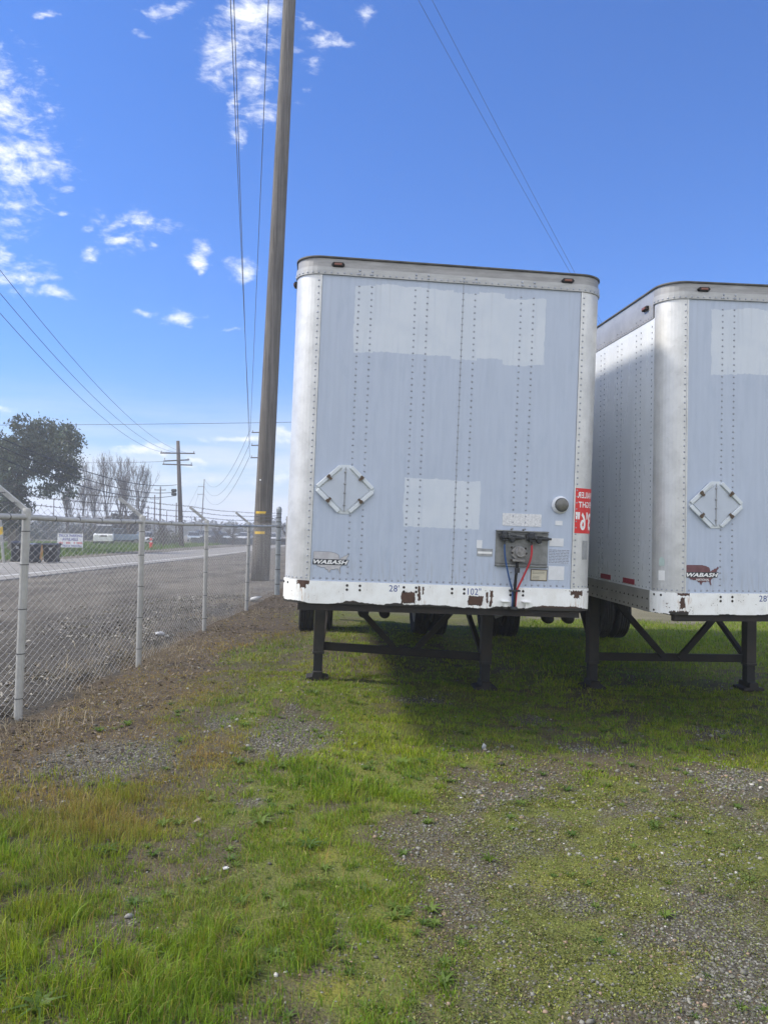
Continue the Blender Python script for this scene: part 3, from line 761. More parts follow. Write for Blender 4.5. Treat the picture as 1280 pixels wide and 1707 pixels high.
BW, BR, PX = 1.295, .205, 1.09       # half width, corner radius, corner seam
ZT = 2.70                            # underside of the top trim
LEN = 8.53
def perim(s, off=0.0):
    """point on the rounded front of the body; s measured from the right-hand seam, positive to the right"""
    a = min(max(s / BR, 0), math.pi / 2)
    if s <= 0: return (PX + s, -off)
    if s <= BR * math.pi / 2: return (PX + (BR + off) * math.sin(a), BR - (BR + off) * math.cos(a))
    return (BW + off, BR + s - BR * math.pi / 2)
def front_path(off, back=0.0, n=9):
    r = [perim(s, off) for s in np.linspace(0, BR * math.pi / 2, n)]
    if back: r.append((BW + off, BR + back))
    return [(-x, y) for x, y in reversed(r)] + r
def corner_path(side, off, n=12):
    return [(side * x, y) for x, y in (perim(s, off) for s in np.linspace(0, BR * math.pi / 2, n))]
def wall(mb, pathfn, z0, z1, off0, off1):
    a = pathfn(off1); c = pathfn(off0); n = len(a)
    i = mb.verts([(*p, z0) for p in a]); j = mb.verts([(*p, z1) for p in a])
    k = mb.verts([(*p, z0) for p in c]); l = mb.verts([(*p, z1) for p in c])
    for q in range(n - 1):
        mb.face((i + q, i + q + 1, j + q + 1, j + q)); mb.face((k + q, l + q, l + q + 1, k + q + 1))
        mb.face((j + q, j + q + 1, l + q + 1, l + q)); mb.face((i + q, k + q, k + q + 1, i + q + 1))
    for q in (0, n - 1): mb.face((i + q, j + q, l + q, k + q))
    return mb
COLS = [-1.09 + 2.18 * f for f in (.140, .188, .354, .401, .538, .585, .764, .813)]

USA = [(-124.5, 48.2), (-122.8, 49), (-95.2, 49), (-94.8, 48.6), (-92, 48.2), (-89.6, 48), (-88, 47.3), (-85, 46.6), (-83.4, 45.4), (-83.2, 44), (-82.4, 43), (-83, 41.9), (-81, 41.8),
       (-79, 42.8), (-78.8, 43.4), (-76.3, 43.6), (-75, 45), (-71.4, 45.2), (-70.3, 46.3), (-69.2, 47.4), (-68, 47.2), (-67.5, 45.2), (-69.5, 43.9), (-70.8, 42.7), (-70, 41.7), (-72, 41.2),
       (-74, 40.6), (-75, 38.6), (-76, 37), (-75.7, 35.4), (-77.8, 34), (-79.5, 33), (-81.2, 31.6), (-81.3, 29.6), (-80.2, 27), (-80.5, 25.3), (-81.8, 26.2), (-82.7, 28), (-84, 30), (-86, 30.3),
       (-89.2, 30.2), (-89.5, 29.2), (-91.5, 29.4), (-94, 29.6), (-96.5, 28.4), (-97.3, 26), (-99.2, 26.6), (-101, 29.5), (-103, 29), (-104.8, 30.8), (-106.6, 31.8), (-111, 31.4), (-114.8, 32.5),
       (-117.2, 32.6), (-118.5, 34), (-120.6, 34.6), (-122.4, 37.4), (-124, 40), (-124.3, 43)]
def usa_fn(cx, cz, wdt, hgt):
    def f(lon, lat): return (cx + (lon + 96) / 57.5 * wdt, cz + (lat - 37.5) / 24.0 * hgt)
    return f
def ngon_tri(outline):
    from mathutils.geometry import tessellate_polygon
    return [tuple(x) for x in tessellate_polygon([[Vector((u, v, 0)) for u, v in outline]])]

def flat(mb, x0, x1, z0, z1, y=-.004, yb=.0):
    mb.box(((x0 + x1) / 2, (y + yb) / 2, (z0 + z1) / 2), (x1 - x0, abs(yb - y), z1 - z0))
    return mb

def wheel_part(root, x, zc, yc, side):
    """one tyre and its rim"""
    r, hw = .50, .128
    prof = [(.30, -hw * .72), (.36, -hw * .95), (.44, -hw), (.478, -hw * .93), (.497, -hw * .80)]
    g = []
    for k in range(5):
        c = -hw * .62 + k * hw * .31
        g += [(.50, c - .011), (.50, c + .011)]
        if k < 4: g += [(.488, c + .014), (.488, c + hw * .31 - .014)]
    prof += g + [(.497, hw * .80), (.478, hw * .93), (.44, hw), (.36, hw * .95), (.30, hw * .72)]
    mb = MB(); mb.lathe(prof, (x, yc, zc), 'X', 36)
    wh = mb.build('wheel', M_RUB, root, smooth=True)
    mb = MB(); s = side
    mb.lathe([(.296, -.10), (.298, .10), (.27, .112), (.25, .06), (.20, .03), (.12, .05), (.10, .09), (.02, .09)], (x, yc, zc), 'X', 28,
             rot=Matrix.Rotation(math.pi, 3, 'Z') if s < 0 else None)
    for k in range(8):
        a_ = k * math.pi / 4
        mb.lathe([(.018, .0), (.018, .05)], (x + s * .03, yc + .16 * math.cos(a_), zc + .16 * math.sin(a_)), 'X', 6, rot=Matrix.Rotation(math.pi, 3, 'Z') if s < 0 else None)
    mb.build('rim', M_RIM, wh, smooth=False)

def make_trailer(loc, rot, label, first):
    """semi trailer; origin on the ground under the front face, local z = 0 at the underside of the body"""
    base = empty('semi_trailer', (loc[0], loc[1], loc[2]), rot)
    tag(base, label, 'trailer', 'parked semi trailers')
    PAN, BAND = (PAN1, BAND1) if first else (PAN2, BAND2)
    # dark inner box, so nothing shows through the seams
    mb = MB()
    pth = front_path(-.035) + [(BW - .035, LEN - .1), (-(BW - .035), LEN - .1)]
    mb.prism(pth, .03, 2.80, lambda u, v, w_: (u, v, w_)); mb.build('inner_liner', M_BLACK, base)
    # front panel with rivets
    mb = MB(); mb.box((0, .012, (.19 + ZT) / 2), (2 * PX - .004, .024, ZT - .19)); mb.mat(1)
    for c in COLS:
        z = .26
        while z < ZT - .05:
            mb.dome((c, -.0005, z), .0090, (0, -1, 0)); z += .0525
    x = -PX + .03
    while x < PX - .02: mb.dome((x, -.0005, .212), .0095, (0, -1, 0)); x += .0535
    mb.mat(2); mb.box((.082, -.0012, (.19 + ZT) / 2), (.004, .0016, ZT - .19))
    mb.build('front_panel', [PAN, M_RIVET, M_STKG], base)
    for sd in (-1, 1):
        mb = MB(); wall(mb, lambda o: corner_path(sd, o), .19, ZT, -.02, .003)
        mb.box((sd * (PX + .006), -.004, (.19 + ZT) / 2), (.012, .006, ZT - .19))
        mb.mat(1)
        for s in (.026,):
            z = .235
            while z < ZT - .02:
                p = perim(s, .003); a_ = s / BR
                mb.dome((sd * p[0], p[1], z), .0085, (sd * math.sin(a_), -math.cos(a_), 0)); z += .0525
        for s in np.arange(.03, BR * 1.5, .042):
            p = perim(s, .003); a_ = s / BR
            mb.dome((sd * p[0], p[1], .212), .008, (sd * math.sin(a_), -math.cos(a_), 0))
        mb.build('corner_post', [M_ALU, M_RIVET], base, smooth=False)
    # top trim, roof cap, lip and roof
    mb = MB(); wall(mb, lambda o: front_path(o, .02), ZT, 2.762, -.02, .014); mb.mat(1)
    s_list = np.arange(-2 * PX, 0, .0535)
    for x in np.arange(-PX + .02, PX, .0535): mb.dome((x, -.014, ZT + .016), .0085, (0, -1, 0))
    for c in COLS:
        mb.dome((c, -.014, ZT + .017), .011, (0, -1, 0)); mb.dome((c, -.014, ZT + .044), .011, (0, -1, 0))
    for sd in (-1, 1):
        for s in np.arange(.03, BR * 1.5, .046):
            p = perim(s, .014); a_ = s / BR
            mb.dome((sd * p[0], p[1], ZT + .016), .0085, (sd * math.sin(a_), -math.cos(a_), 0))
    mb.build('top_trim', [M_TRIM, M_RIVET], base)
    mb = MB(); wall(mb, lambda o: front_path(o, .02), 2.762, 2.835, -.03, .002); mb.build('roof_cap', M_CAP, base)
    mb = MB()
    pth = front_path(.014, n=12) + [(BW + .014, LEN), (-(BW + .014), LEN)]
    mb.prism(pth, 2.835, 2.852, lambda u, v, w_: (u, v, w_)); rf = mb.build('roof', M_ROOF, base, bevel=.005)
    # clearance lamps
    for x in (-.965, .965):
        mb = MB(); mb.prism([(x - .055, 2.782), (x - .04, 2.80), (x + .04, 2.80), (x + .055, 2.782), (x + .04, 2.765), (x - .04, 2.765)], -.030, .004, lambda u, v, w_: (u, w_, v))
        lp = mb.build('marker_light', M_BLACK, base, bevel=.003)
        mb = MB(); flat(mb, x - .030, x + .030, 2.773, 2.791, -.037, -.028); mb.build('lens', M_AMB, lp, bevel=.004)
    for sd in (-1, 1):
        mb = MB(); mb.box((sd * (BW + .016), BR + .16, 2.705), (.03, .10, .035)); lp = mb.build('marker_light', M_BLACK, base, bevel=.004)
        mb = MB(); mb.box((sd * (BW + .034), BR + .16, 2.705), (.012, .07, .022)); mb.build('lens', M_AMB, lp, bevel=.004)
    # sides
    for sd in (-1, 1):
        mb = MB(); mb.box((sd * (BW - .012), (BR + LEN) / 2, (.19 + 2.585) / 2), (.024, LEN - BR, 2.585 - .19)); mb.mat(1)
        yy = [BR + .05, BR + .28, BR + .38]
        while yy[-1] < LEN - .6: yy += [yy[-1] + .34, yy[-1] + .44]
        for c in yy:
            z = .26
            while z < 2.56:
                mb.dome((sd * (BW + .0005), c, z), .0085, (sd, 0, 0), 6); z += .0525
        y_ = BR + .04
        while y_ < LEN - .1: mb.dome((sd * (BW + .0005), y_, .212), .008, (sd, 0, 0), 6); y_ += .075
        mb.build('side_panel', [M_SIDE, M_RIVET], base)
        mb = MB(); mb.box((sd * (BW - .009), (BR + .0205 + LEN) / 2, (2.585 + 2.762) / 2), (.030, LEN - BR - .0205, 2.762 - 2.585))
        mb.box((sd * (BW - .012), (BR + .0205 + LEN) / 2, (2.763 + 2.834) / 2), (.026, LEN - BR - .0205, .071)); mb.mat(1)
        y_ = BR + .06
        while y_ < LEN - .1:
            mb.dome((sd * (BW + .006), y_, 2.603), .008, (sd, 0, 0), 6); y_ += .0535
        for c in yy[1:]: mb.dome((sd * (BW + .006), c, 2.635), .009, (sd, 0, 0), 6)
        mb.build('upper_rail', [M_ALU2, M_RIVET], base)
        mb = MB(); mb.box((sd * (BW - .010), (BR + .022 + LEN) / 2, .142), (.032, LEN - BR - .022, .096))
        mb.box((sd * (BW - .007), (BR + .022 + LEN) / 2, .047), (.038, LEN - BR - .022, .092)); mb.mat(1)
        y_ = BR + .08
        while y_ < LEN - .1:
            mb.dome((sd * (BW + .006), y_, .112), .010, (sd, 0, 0), 6); mb.dome((sd * (BW + .012), y_ - .01, .03), .010, (sd, 0, 0), 6); y_ += .10 if y_ < 1 else .13
        mb.build('lower_rail', [M_ALU2, M_BOLT], base)
        for y0 in (.70, 1.27, 2.4, 3.5, 4.6, 5.7, 6.8, 7.9):
            mb = MB(); mb.box((sd * (BW + .002), y0, .235), (.004, .26, .05)); mb.build('reflector_strip', M_TAPE, base)
    # white front rail with bolts
    mb = MB(); wall(mb, lambda o: front_path(o, .02), .006, .19, -.03, .012); mb.mat(1)
    for c in COLS:
        for z in (.125, .160): mb.dome((c, -.012, z), .0115, (0, -1, 0))
    for sd in (-1, 1):
        for (s, z) in ((.20, .165), (.27, .03), (.27, .165)):
            p = perim(s, .012); a_ = s / BR; mb.dome((sd * p[0], p[1], z), .011, (sd * math.sin(a_), -math.cos(a_), 0))
    mb.build('front_rail', [BAND, M_BOLT], base)
    # bent bracket tabs at the foot of the rail
    for x in (.527, .706):
        mb = MB(); mb.box((x, -.045, .075), (.07, .07, .006)); mb.box((x + .005, -.03, .04), (.03, .03, .066)); mb.build('hose_bracket', BAND, base, bevel=.003)
    # underside
    mb = MB(); mb.box((0, .62, -.008), (2.30, 1.16, .022)); mb.box((0, .045, -.024), (2.36, .06, .056)); mb.lathe([(.045, -.10), (.037, -.07), (.037, -.02)], (0, .92, .0), 'Z', 14)
    mb.build('coupler_plate', M_BLACK, base)
    mb = MB(); y_ = 1.3
    while y_ < LEN - .15:
        mb.box((0, y_, .025), (2.44, .055, .008)); mb.box((0, y_, .075), (2.44, .006, .09)); y_ += .305
    mb.build('crossmember', M_BLACK, base)
    for sd in (-1, 1):
        mb = MB(); mb.box((sd * .52, 6.95, -.055), (.08, 2.7, .15)); mb.build('slider_rail', M_BLACK, base)
    # axle group
    RG = Matrix(base.matrix_basis)  # identity until the view layer updates; use the euler instead
    rm = base.rotation_euler.to_matrix()
    def ground_local(xl, yl):
        p = rm @ Vector((xl, yl, 0)) + Vector(loc)
        return (float(gz(p.x, p.y)) - p.z) / rm[2][2]
    ya = 7.05
    gl = (ground_local(-1.1, ya), ground_local(1.1, ya)); zc = (gl[0] + gl[1]) / 2 + .49
    mb = MB(); mb.tube([(-1.1, ya, zc), (1.1, ya, zc)], .065, 10)
    for sd in (-1, 1):
        mb.bar((sd * .52, ya - .62, zc + .07), (sd * .52, ya, zc + .11), .075, .04); mb.bar((sd * .52, ya, zc + .11), (sd * .52, ya + .62, zc + .07), .075, .04)
        mb.box((sd * .52, ya - .62, (zc + .07 - .13) / 2 + .02), (.07, .16, abs(-.13 - zc - .07) + .02)); mb.box((sd * .52, ya + .62, (zc + .07 - .13) / 2 + .02), (.07, .16, abs(-.13 - zc - .07) + .02))
    mb.build('axle', M_BLACK, base)
    for sd in (-1, 1):
        mb = MB(); mb.lathe([(.05, -.12), (.085, -.11), (.095, .0), (.085, .11), (.05, .12)], (sd * .18, ya - .3, zc - .12), 'Y', 14); mb.build('brake_chamber', M_BLACK, base, smooth=True)
    for sd in (-1, 1):
        for xx in (1.135, .825): wheel_part(base, sd * xx, zc, ya, sd)
        mb = MB(); mb.box((sd * .98, ya + .66, -.32), (.60, .012, .74)); mb.box((sd * .98, ya + .66, .05), (.64, .03, .05)); mb.build('mud_flap', M_RUB, base)
    # air tank and hoses under the floor
    mb = MB(); mb.lathe([(.03, -.31), (.10, -.28), (.115, -.2), (.115, .2), (.10, .28), (.03, .31)], (.0, 5.55, -.10), 'X', 14); mb.build('air_tank', M_BLACK, base, smooth=True)
    mb = MB(); mb.tube([(.05, 4.6, .02), (.03, 4.6, -.14), (-.02, 4.62, -.26), (-.12, 4.66, -.34), (-.30, 4.7, -.37)], .035, 8); mb.build('air_hose', M_RUB, base, smooth=True)
    mb = MB(); mb.tube([(-.35, 5.9, -.02), (-.31, 5.9, -.15), (-.24, 5.9, -.09), (-.20, 5.9, -.17), (-.12, 5.9, -.03)], .012, 6); mb.build('brake_line', M_RUB, base)
    MB().tube([(.0, 4.2, -.02), (-.1, 4.3, -.22), (-.28, 4.4, -.33)], .012, 6).build('brake_line', M_RUB, base)
    # landing gear
    yl = 2.50
    for sd in (-1, 1):
        g = ground_local(sd * .965, yl)
        mb = MB(); mb.box((sd * .965, yl, (.05 + g + .30) / 2), (.122, .122, .05 - g - .30))
        mb.box((sd * .965, yl, g + .312), (.132, .132, .03)); mb.box((sd * .965, yl, -.01), (.24, .2, .10))
        lg = mb.build('leg', M_LEG, base, bevel=.006)
        MB().box((sd * .965 - sd * .085, yl, -.20), (.05, .16, .20)).lathe([(.05, -.02), (.05, .012), (.03, .02)], (sd * .965 - sd * .11, yl, -.16), 'X', 14).build('gearbox', M_LEG2, lg, bevel=.004)
        for z_ in (-.03, .02):
            for y_ in (-.07, .07): MB().lathe([(.014, -.012), (.014, .0)], (sd * .965 + y_, yl - .10, z_), 'Y', 6).build('bolt', M_BOLT, lg)
        mb = MB(); mb.box((sd * .965, yl, (g + .05 + g + .34) / 2), (.102, .102, .29)); mb.build('inner_tube', M_LEG2, lg, bevel=.004)
        mb = MB(); mb.prism([(-.135, .012), (-.12, .0), (.12, .0), (.135, .012), (.125, .035), (.06, .045), (.05, .10), (-.05, .10), (-.06, .045), (-.125, .035)], -.12, .12,
                            lambda u, v, w_: (sd * .965 + u, yl + w_, g + v + .005))
        mb.build('foot', M_BLACK, lg, bevel=.004)
        mb = MB(); mb.bar((sd * .93, yl + .05, g + .40), (sd * .80, yl + 1.15, .03), .05, .05); mb.build('side_brace', M_BLACK, base)
        mb = MB(); mb.bar((sd * .84, yl - .002, .02), (sd * .10, yl - .002, g + .38), .05, .065); mb.build('cross_brace', M_BLACK, base)
    g = (ground_local(-.965, yl) + ground_local(.965, yl)) / 2
    ga, gb = ground_local(-.9, yl), ground_local(.9, yl)
    mb = MB(); mb.bar((-.903, yl + .04, ga + .37), (.903, yl + .04, gb + .37), .05, .09); mb.build('cross_beam', M_BLACK, base)
    mb = MB(); mb.tube([(1.12, 2.2, .02), (1.18, 2.2, -.10), (1.20, 2.2, -.2), (1.14, 2.2, -.27), (1.0, 2.25, -.33)], .018, 8); mb.build('air_hose', M_STKG, base, smooth=True)
    # rear doors and guard
    for sd in (-1, 1):
        mb = MB(); mb.box((sd * .63, LEN - .06, 1.43), (1.24, .05, 2.6)); d = mb.build('rear_door', M_SIDE, base)
        mb = MB(); mb.tube([(sd * .25, LEN - .01, .10), (sd * .25, LEN - .01, 2.75)], .016, 8); mb.build('lock_rod', M_STEEL, d)
    mb = MB(); mb.box((0, LEN - .04, .06), (2.56, .08, .13))
    for sd in (-1, 1): mb.bar((sd * .55, LEN - .05, 0), (sd * .55, LEN - .05, -.55), .08, .06)
    mb.box((0, LEN - .05, -.58), (2.3, .10, .10)); mb.build('rear_guard', M_BLACK, base)

    # ---------------- fittings on the front
    cx, cz = -.835, .945
    root = MB(); root.prism([(cx - .24, cz + .01), (cx - .04, cz + .20), (cx + .04, cz + .20), (cx + .24, cz + .01), (cx + .24, cz - .01), (cx + .04, cz - .20), (cx - .04, cz - .20), (cx - .24, cz - .01)], -.006, .002, lambda u, v, w_: (u, w_, v))
    ph = root.build('placard_holder', M_PFR, base)
    for sd in (-1, 1):
        mb = MB(); mb.prism([(cx + sd * .004, cz + .175), (cx + sd * .004, cz - .185), (cx + sd * .20, cz)], -.014, -.0062, lambda u, v, w_: (u, w_, v)); mb.build('leaf', M_DOOR, ph)
        for vz in (-1, 1):
            a_ = Vector((cx + sd * .045, cz + vz * .187)); c_ = Vector((cx + sd * .228, cz + vz * .014)); dd = (c_ - a_).normalized(); nn_ = Vector((dd.y, -dd.x))
            if nn_.dot(Vector((cx, cz)) - a_) < 0: nn_ = -nn_
            mb = MB(); w0, w1 = -.014, .018
            p = [a_ + nn_ * w0, c_ + nn_ * w0, c_ + nn_ * w1, a_ + nn_ * w1]
            mb.prism([tuple(q) for q in p], -.026, -.0062, lambda u, v, w_: (u, w_, v)); mb.build('frame_bar', M_PFR, ph, bevel=.005)
            mid = (a_ + c_) / 2; e = mid + nn_ * .035
            mb = MB(); mb.bar((mid.x - nn_.x * .012, -.030, mid.y - nn_.y * .012), (e.x, -.030, e.y), .020, .008, up=(0, 1, 0)); mb.box((mid.x, -.033, mid.y), (.03, .006, .022), Matrix.Rotation(math.atan2(dd.y, dd.x) * -1, 3, 'Y')); mb.build('clip', M_HINGE, ph)
    mb = MB(); mb.box((cx, -.0165, cz), (.006, .004, .36))
    for z in (.14, .045, -.03, -.13): mb.lathe([(.010, 0), (.010, .008), (.004, .012)], (cx - .002, -.012, cz + z), 'Y', 8, rot=Matrix.Rotation(math.pi, 3, 'X'))
    mb.build('hinge', M_STKG, ph)
    # maker's map with its name
    lx, lz = (-.925, .345) if first else (-.945, .345)
    f = usa_fn(lx, lz, .29, .175)
    out = [f(*q) for q in USA]
    mb = MB(); b0 = mb.verts([(x, -.0025, z) for x, z in out])
    for tr in ngon_tri(out): mb.face([b0 + i for i in tr])
    mb.mat(1)
    for q in range(len(out)):
        a_, c_ = Vector(out[q]), Vector(out[(q + 1) % len(out)]); d_ = (c_ - a_); L_ = d_.length
        if L_ < 1e-6: continue
        d_ /= L_; n_ = Vector((-d_.y, d_.x)) * (.0011 if first else .0008)
        mb.add([(*(a_ - n_ - d_ * .001),), (*(c_ - n_),), (*(c_ + n_),), (*(a_ + n_),)] and [((a_ - n_).x, -.0035, (a_ - n_).y), ((c_ - n_).x, -.0035, (c_ - n_).y), ((c_ + n_).x, -.0035, (c_ + n_).y), ((a_ + n_).x, -.0035, (a_ + n_).y)], [(0, 1, 2, 3)])
    mb.mat(2); bx0, bx1, bz0, bz1 = lx - .148, lx + .145, lz - .022, lz + .024
    mb.add([(bx0, -.0045, bz0), (bx1 - .014, -.0045, bz0), (bx1, -.0045, bz1), (bx0 + .003, -.0045, bz1)], [(0, 1, 2, 3)])
    mb.mat(3); fit_text(mb, 'wabash', bx0 + .007, bx1 - .005, bz0 + .006, bz1 - .006, lambda u, v: (u, -.0055, v))
    if not first: fit_text(mb, 'national', lx - .055, lx + .06, lz - .049, lz - .031, lambda u, v: (u, -.0055, v))
    mb.build('maker_decal', [M_MAPF if first else M_MAPR, M_MAPE if first else M_MAPR, M_DECBK if first else M_DECBK, M_DECWH], base)
    # size lettering on the rail
    mb = MB(); fit_text(mb, '28', -.440, -.358, .122, .176, lambda u, v: (u, -.0135, v)); mb.build('length_lettering', M_DECBL, base)
    mb = MB(); fit_text(mb, '102', .214, .326, .116, .172, lambda u, v: (u, -.0135, v)); mb.build('width_lettering', M_DECBL, base)
    # air and electric connections
    mb = MB(); flat(mb, .435, .88, .362, .665, -.008, .0)
    mb.bar((.435, -.02, .658), (.88, -.02, .658), .026, .010); mb.bar((.435, -.014, .640), (.88, -.014, .640), .014, .006)
    mb.bar((.435, -.02, .370), (.88, -.02, .370), .026, .010); mb.bar((.435, -.012, .392), (.88, -.012, .392), .008, .006)
    for x in (.56, .66):
        mb.dome((x, -.026, .672), .010, (0, -1, 0))
    cp = mb.build('connection_plate', M_STEEL, base, bevel=.002)
    for gx0 in (.502, .728):
        mb = MB(); mb.lathe([(.030, .0), (.034, .02), (.030, .045), (.020, .06), (.012, .065)], (gx0, -.008, .612), 'Y', 14, rot=Matrix.Rotation(math.pi, 3, 'X'))
        mb.lathe([(.024, -.025), (.026, .01), (.018, .03)], (gx0, -.045, .628), 'Z', 12)
        mb.bar((gx0 - .035, -.03, .635), (gx0 - .018, -.03, .585), .02, .03); mb.box((gx0 + .002, -.05, .583), (.045, .03, .012))
        mb.lathe([(.016, -.07), (.020, -.05), (.015, -.02), (.017, .02), (.012, .055)], (gx0 + .095, -.045, .603), 'X', 12)
        mb.lathe([(.018, -.018), (.026, .0), (.018, .018)], (gx0 + .065, -.045, .587), 'Y', 12); mb.box((gx0 + .07, -.05, .622), (.05, .02, .008))
        mb.lathe([(.008, 0), (.012, .014), (.008, .02)], (gx0 + .150, -.045, .603), 'X', 8); mb.lathe([(.011, -.03), (.009, .0)], (gx0, -.045, .575), 'Z', 8)
        mb.build('gladhand', M_IRON, cp, bevel=.002)
    sx0, sz0 = .625, .478
    mb = MB(); oc = [(sx0 + .064 * math.cos(a_), sz0 + .058 * math.sin(a_)) for a_ in np.arange(8) * math.pi / 4 + math.pi / 8]
    mb.prism(oc, -.045, -.008, lambda u, v, w_: (u, w_, v)); mb.box((sx0, -.03, sz0 - .062), (.105, .05, .018)); mb.lathe([(.045, 0), (.047, .012), (.035, .022)], (sx0 + .012, -.045, sz0 + .006), 'Y', 14, rot=Matrix.Rotation(math.pi, 3, 'X'))
    mb.bar((sx0 - .02, -.068, sz0 - .015), (sx0 + .012, -.068, sz0 - .032), .012, .008, up=(0, 1, 0)); mb.bar((sx0 + .05, -.068, sz0 - .012), (sx0 + .012, -.068, sz0 - .032), .012, .008, up=(0, 1, 0))
    mb.bar((sx0 - .005, -.072, sz0 + .05), (sx0 - .002, -.072, sz0 + .005), .02, .008, up=(0, 1, 0))
    mb.build('electric_socket', M_GREY, cp, bevel=.003)
    for (u, v) in ((-.062, .045), (.055, .04), (-.056, .0), (.062, -.002), (-.062, -.06), (.03, -.064)): MB().dome((sx0 + u, -.047, sz0 + v), .010, (0, -1, 0)).build('socket_bolt', M_BOLT, cp)
    def hose(pts, r, m):
        pts = [Vector(p) for p in pts]; q = []
        for i in range(len(pts) - 1):
            p0, p1, p2, p3 = pts[max(i - 1, 0)], pts[i], pts[i + 1], pts[min(i + 2, len(pts) - 1)]
            for k in range(6):
                u = k / 6; q.append(.5 * ((2 * p1) + (p2 - p0) * u + (2 * p0 - 5 * p1 + 4 * p2 - p3) * u * u + (3 * p1 - p0 - 3 * p2 + p3) * u ** 3))
        q.append(pts[-1]); mb = MB(); mb.tube(q, r, 8); return mb.build('hose', m, base, smooth=True)
    hose([(.502, -.045, .56), (.503, -.05, .50), (.512, -.055, .42), (.54, -.055, .30), (.565, -.05, .215), (.582, -.045, .165), (.588, -.04, .09), (.59, -.03, .03)], .0072, M_BLUE)
    hose([(.73, -.045, .56), (.732, -.05, .48), (.715, -.055, .40), (.67, -.055, .29), (.635, -.05, .21), (.62, -.045, .165), (.615, -.04, .09), (.615, -.03, .03)], .0085, M_RED)
    hose([(.618, -.035, .405), (.614, -.045, .36), (.606, -.05, .28), (.603, -.045, .17), (.603, -.035, .03)], .0125, M_RUB)
    for q in (MB().lathe([(.022, -.02), (.022, .02)], (.617, -.045, .335), 'Z', 10), MB().box((.603, -.035, .165), (.085, .06, .014)), MB().lathe([(.035, -.012), (.03, .012)], (.603, -.028, .02), 'Z', 10)): q.build('hose_clamp', M_IRON, base, bevel=.002)
    # round lamp
    mb = MB(); mb.lathe([(.072, 0), (.074, .014), (.062, .030), (.058, .034)], (.972, 0, .893), 'Y', 24, rot=Matrix.Rotation(math.pi, 3, 'X')); lp = mb.build('round_lamp', M_STK, base, smooth=False)
    mb = MB(); mb.lathe([(.056, 0), (.054, .016), (.040, .030), (.012, .034)], (.978, -.032, .894), 'Y', 24, rot=Matrix.Rotation(math.pi, 3, 'X')); mb.build('lens', M_LENS, lp, smooth=True)
    mb = MB(); mb.lathe([(.0585, 0), (.0585, .012)], (.978, -.026, .894), 'Y', 24, rot=Matrix.Rotation(math.pi, 3, 'X')); mb.build('gasket', M_IRON, lp)
    # stickers and plates
    def plate(nm, x0, x1, z0, z1, m, d=-.003): return flat(MB(), x0, x1, z0, z1, d).build(nm, m, base)
    plate('speckled_sticker', .487, .818, .702, .806, M_STKB); plate('blank_sticker', .276, .322, .505, .572, M_STK)
    pl = plate('narrow_plate', .283, .413, .440, .503, M_STKG, -.004); flat(MB(), .288, .408, .460, .478, -.0055, -.0042).build('white_stripe', M_DECWH, pl)
    plate('small_sticker', .938, 1.0, .722, .760, M_STK); plate('blank_sticker', .893, 1.015, .545, .612, M_STK); plate('blank_sticker', .895, 1.03, .262, .378, M_STK)
    pl = plate('faded_notice', .884, 1.076, .392, .527, M_STKT)
    mb = MB(); r_ = random.Random(3)
    for k in range(9):
        x = .892
        while x < 1.06:
            l_ = r_.uniform(.01, .035); flat(mb, x, min(x + l_, 1.066), .405 + k * .0132, .4095 + k * .0132, -.0042, -.0032); x += l_ + .006
    mb.build('print', M_MAPE, pl)
    pl = plate('rating_plate', .742, .885, .250, .346, M_HINGE, -.004); ins = flat(MB(), .749, .878, .257, .339, -.0055, -.0042).build('face', M_STKY, pl)
    mb = MB()
    for k in range(6):
        if k == 3: continue
        flat(mb, .757, .757 + (.105 if k in (4, 5) else .06), .264 + k * .0115, .2665 + k * .0115, -.0063, -.0057)
    mb.build('print', M_DECBK, pl)
    # mirrored height sign wrapped round the corner
    mb = MB()
    ss_ = list(np.linspace(.004, .26, 12))
    def pp(s, z, off): p = perim(s, off); return (p[0], p[1], z)
    zb, zt = .662, 1.042
    for s0, s1 in zip(ss_, ss_[1:]): mb.add([pp(s0, zb, .0052), pp(s1, zb, .0052), pp(s1, zt, .0052), pp(s0, zt, .0052)], [(0, 1, 2, 3)])
    mb.mat(1)
    def onc(u, v): return pp(u, v, .0066)
    fit_text(mb, 'trailer', .250, .030, zt - .082, zt - .032, onc); fit_text(mb, 'height', .250, .042, zt - .163, zt - .113, onc); fit_text(mb, 'feet', .262, .018, zb + .026, zb + .178, onc)
    mb.build('height_sign', [M_DECRED, M_DECWH], base)
    mb = MB()
    for s0, s1 in zip(np.linspace(.10, .17, 4), np.linspace(.10, .17, 4)[1:]): mb.add([pp(s0, .44, .0052), pp(s1, .44, .0052), pp(s1, .60, .0052), pp(s0, .60, .0052)], [(0, 1, 2, 3)])
    mb.build('grey_label', M_STKG, base)
    if not first:
        def pl_(s, z, off): p = perim(s, off); return (-p[0], p[1], z)
        mb = MB()
        for s0, s1 in zip(np.linspace(.17, .23, 4), np.linspace(.17, .23, 4)[1:]): mb.add([pl_(s0, .29, .0052), pl_(s1, .29, .0052), pl_(s1, .375, .0052), pl_(s0, .375, .0052)], [(0, 1, 2, 3)])
        mb.build('white_label', M_DECWH, base)
        mb = MB(); mb.add([pl_(.175, .415, .0052), pl_(.225, .415, .0052), pl_(.225, .47, .0052), pl_(.20, .495, .0052), pl_(.175, .47, .0052)], [(0, 1, 2, 3, 4)]); mb.build('pale_green_label', pm('pale_green', (.50, .62, .58), .5), base)
    return base

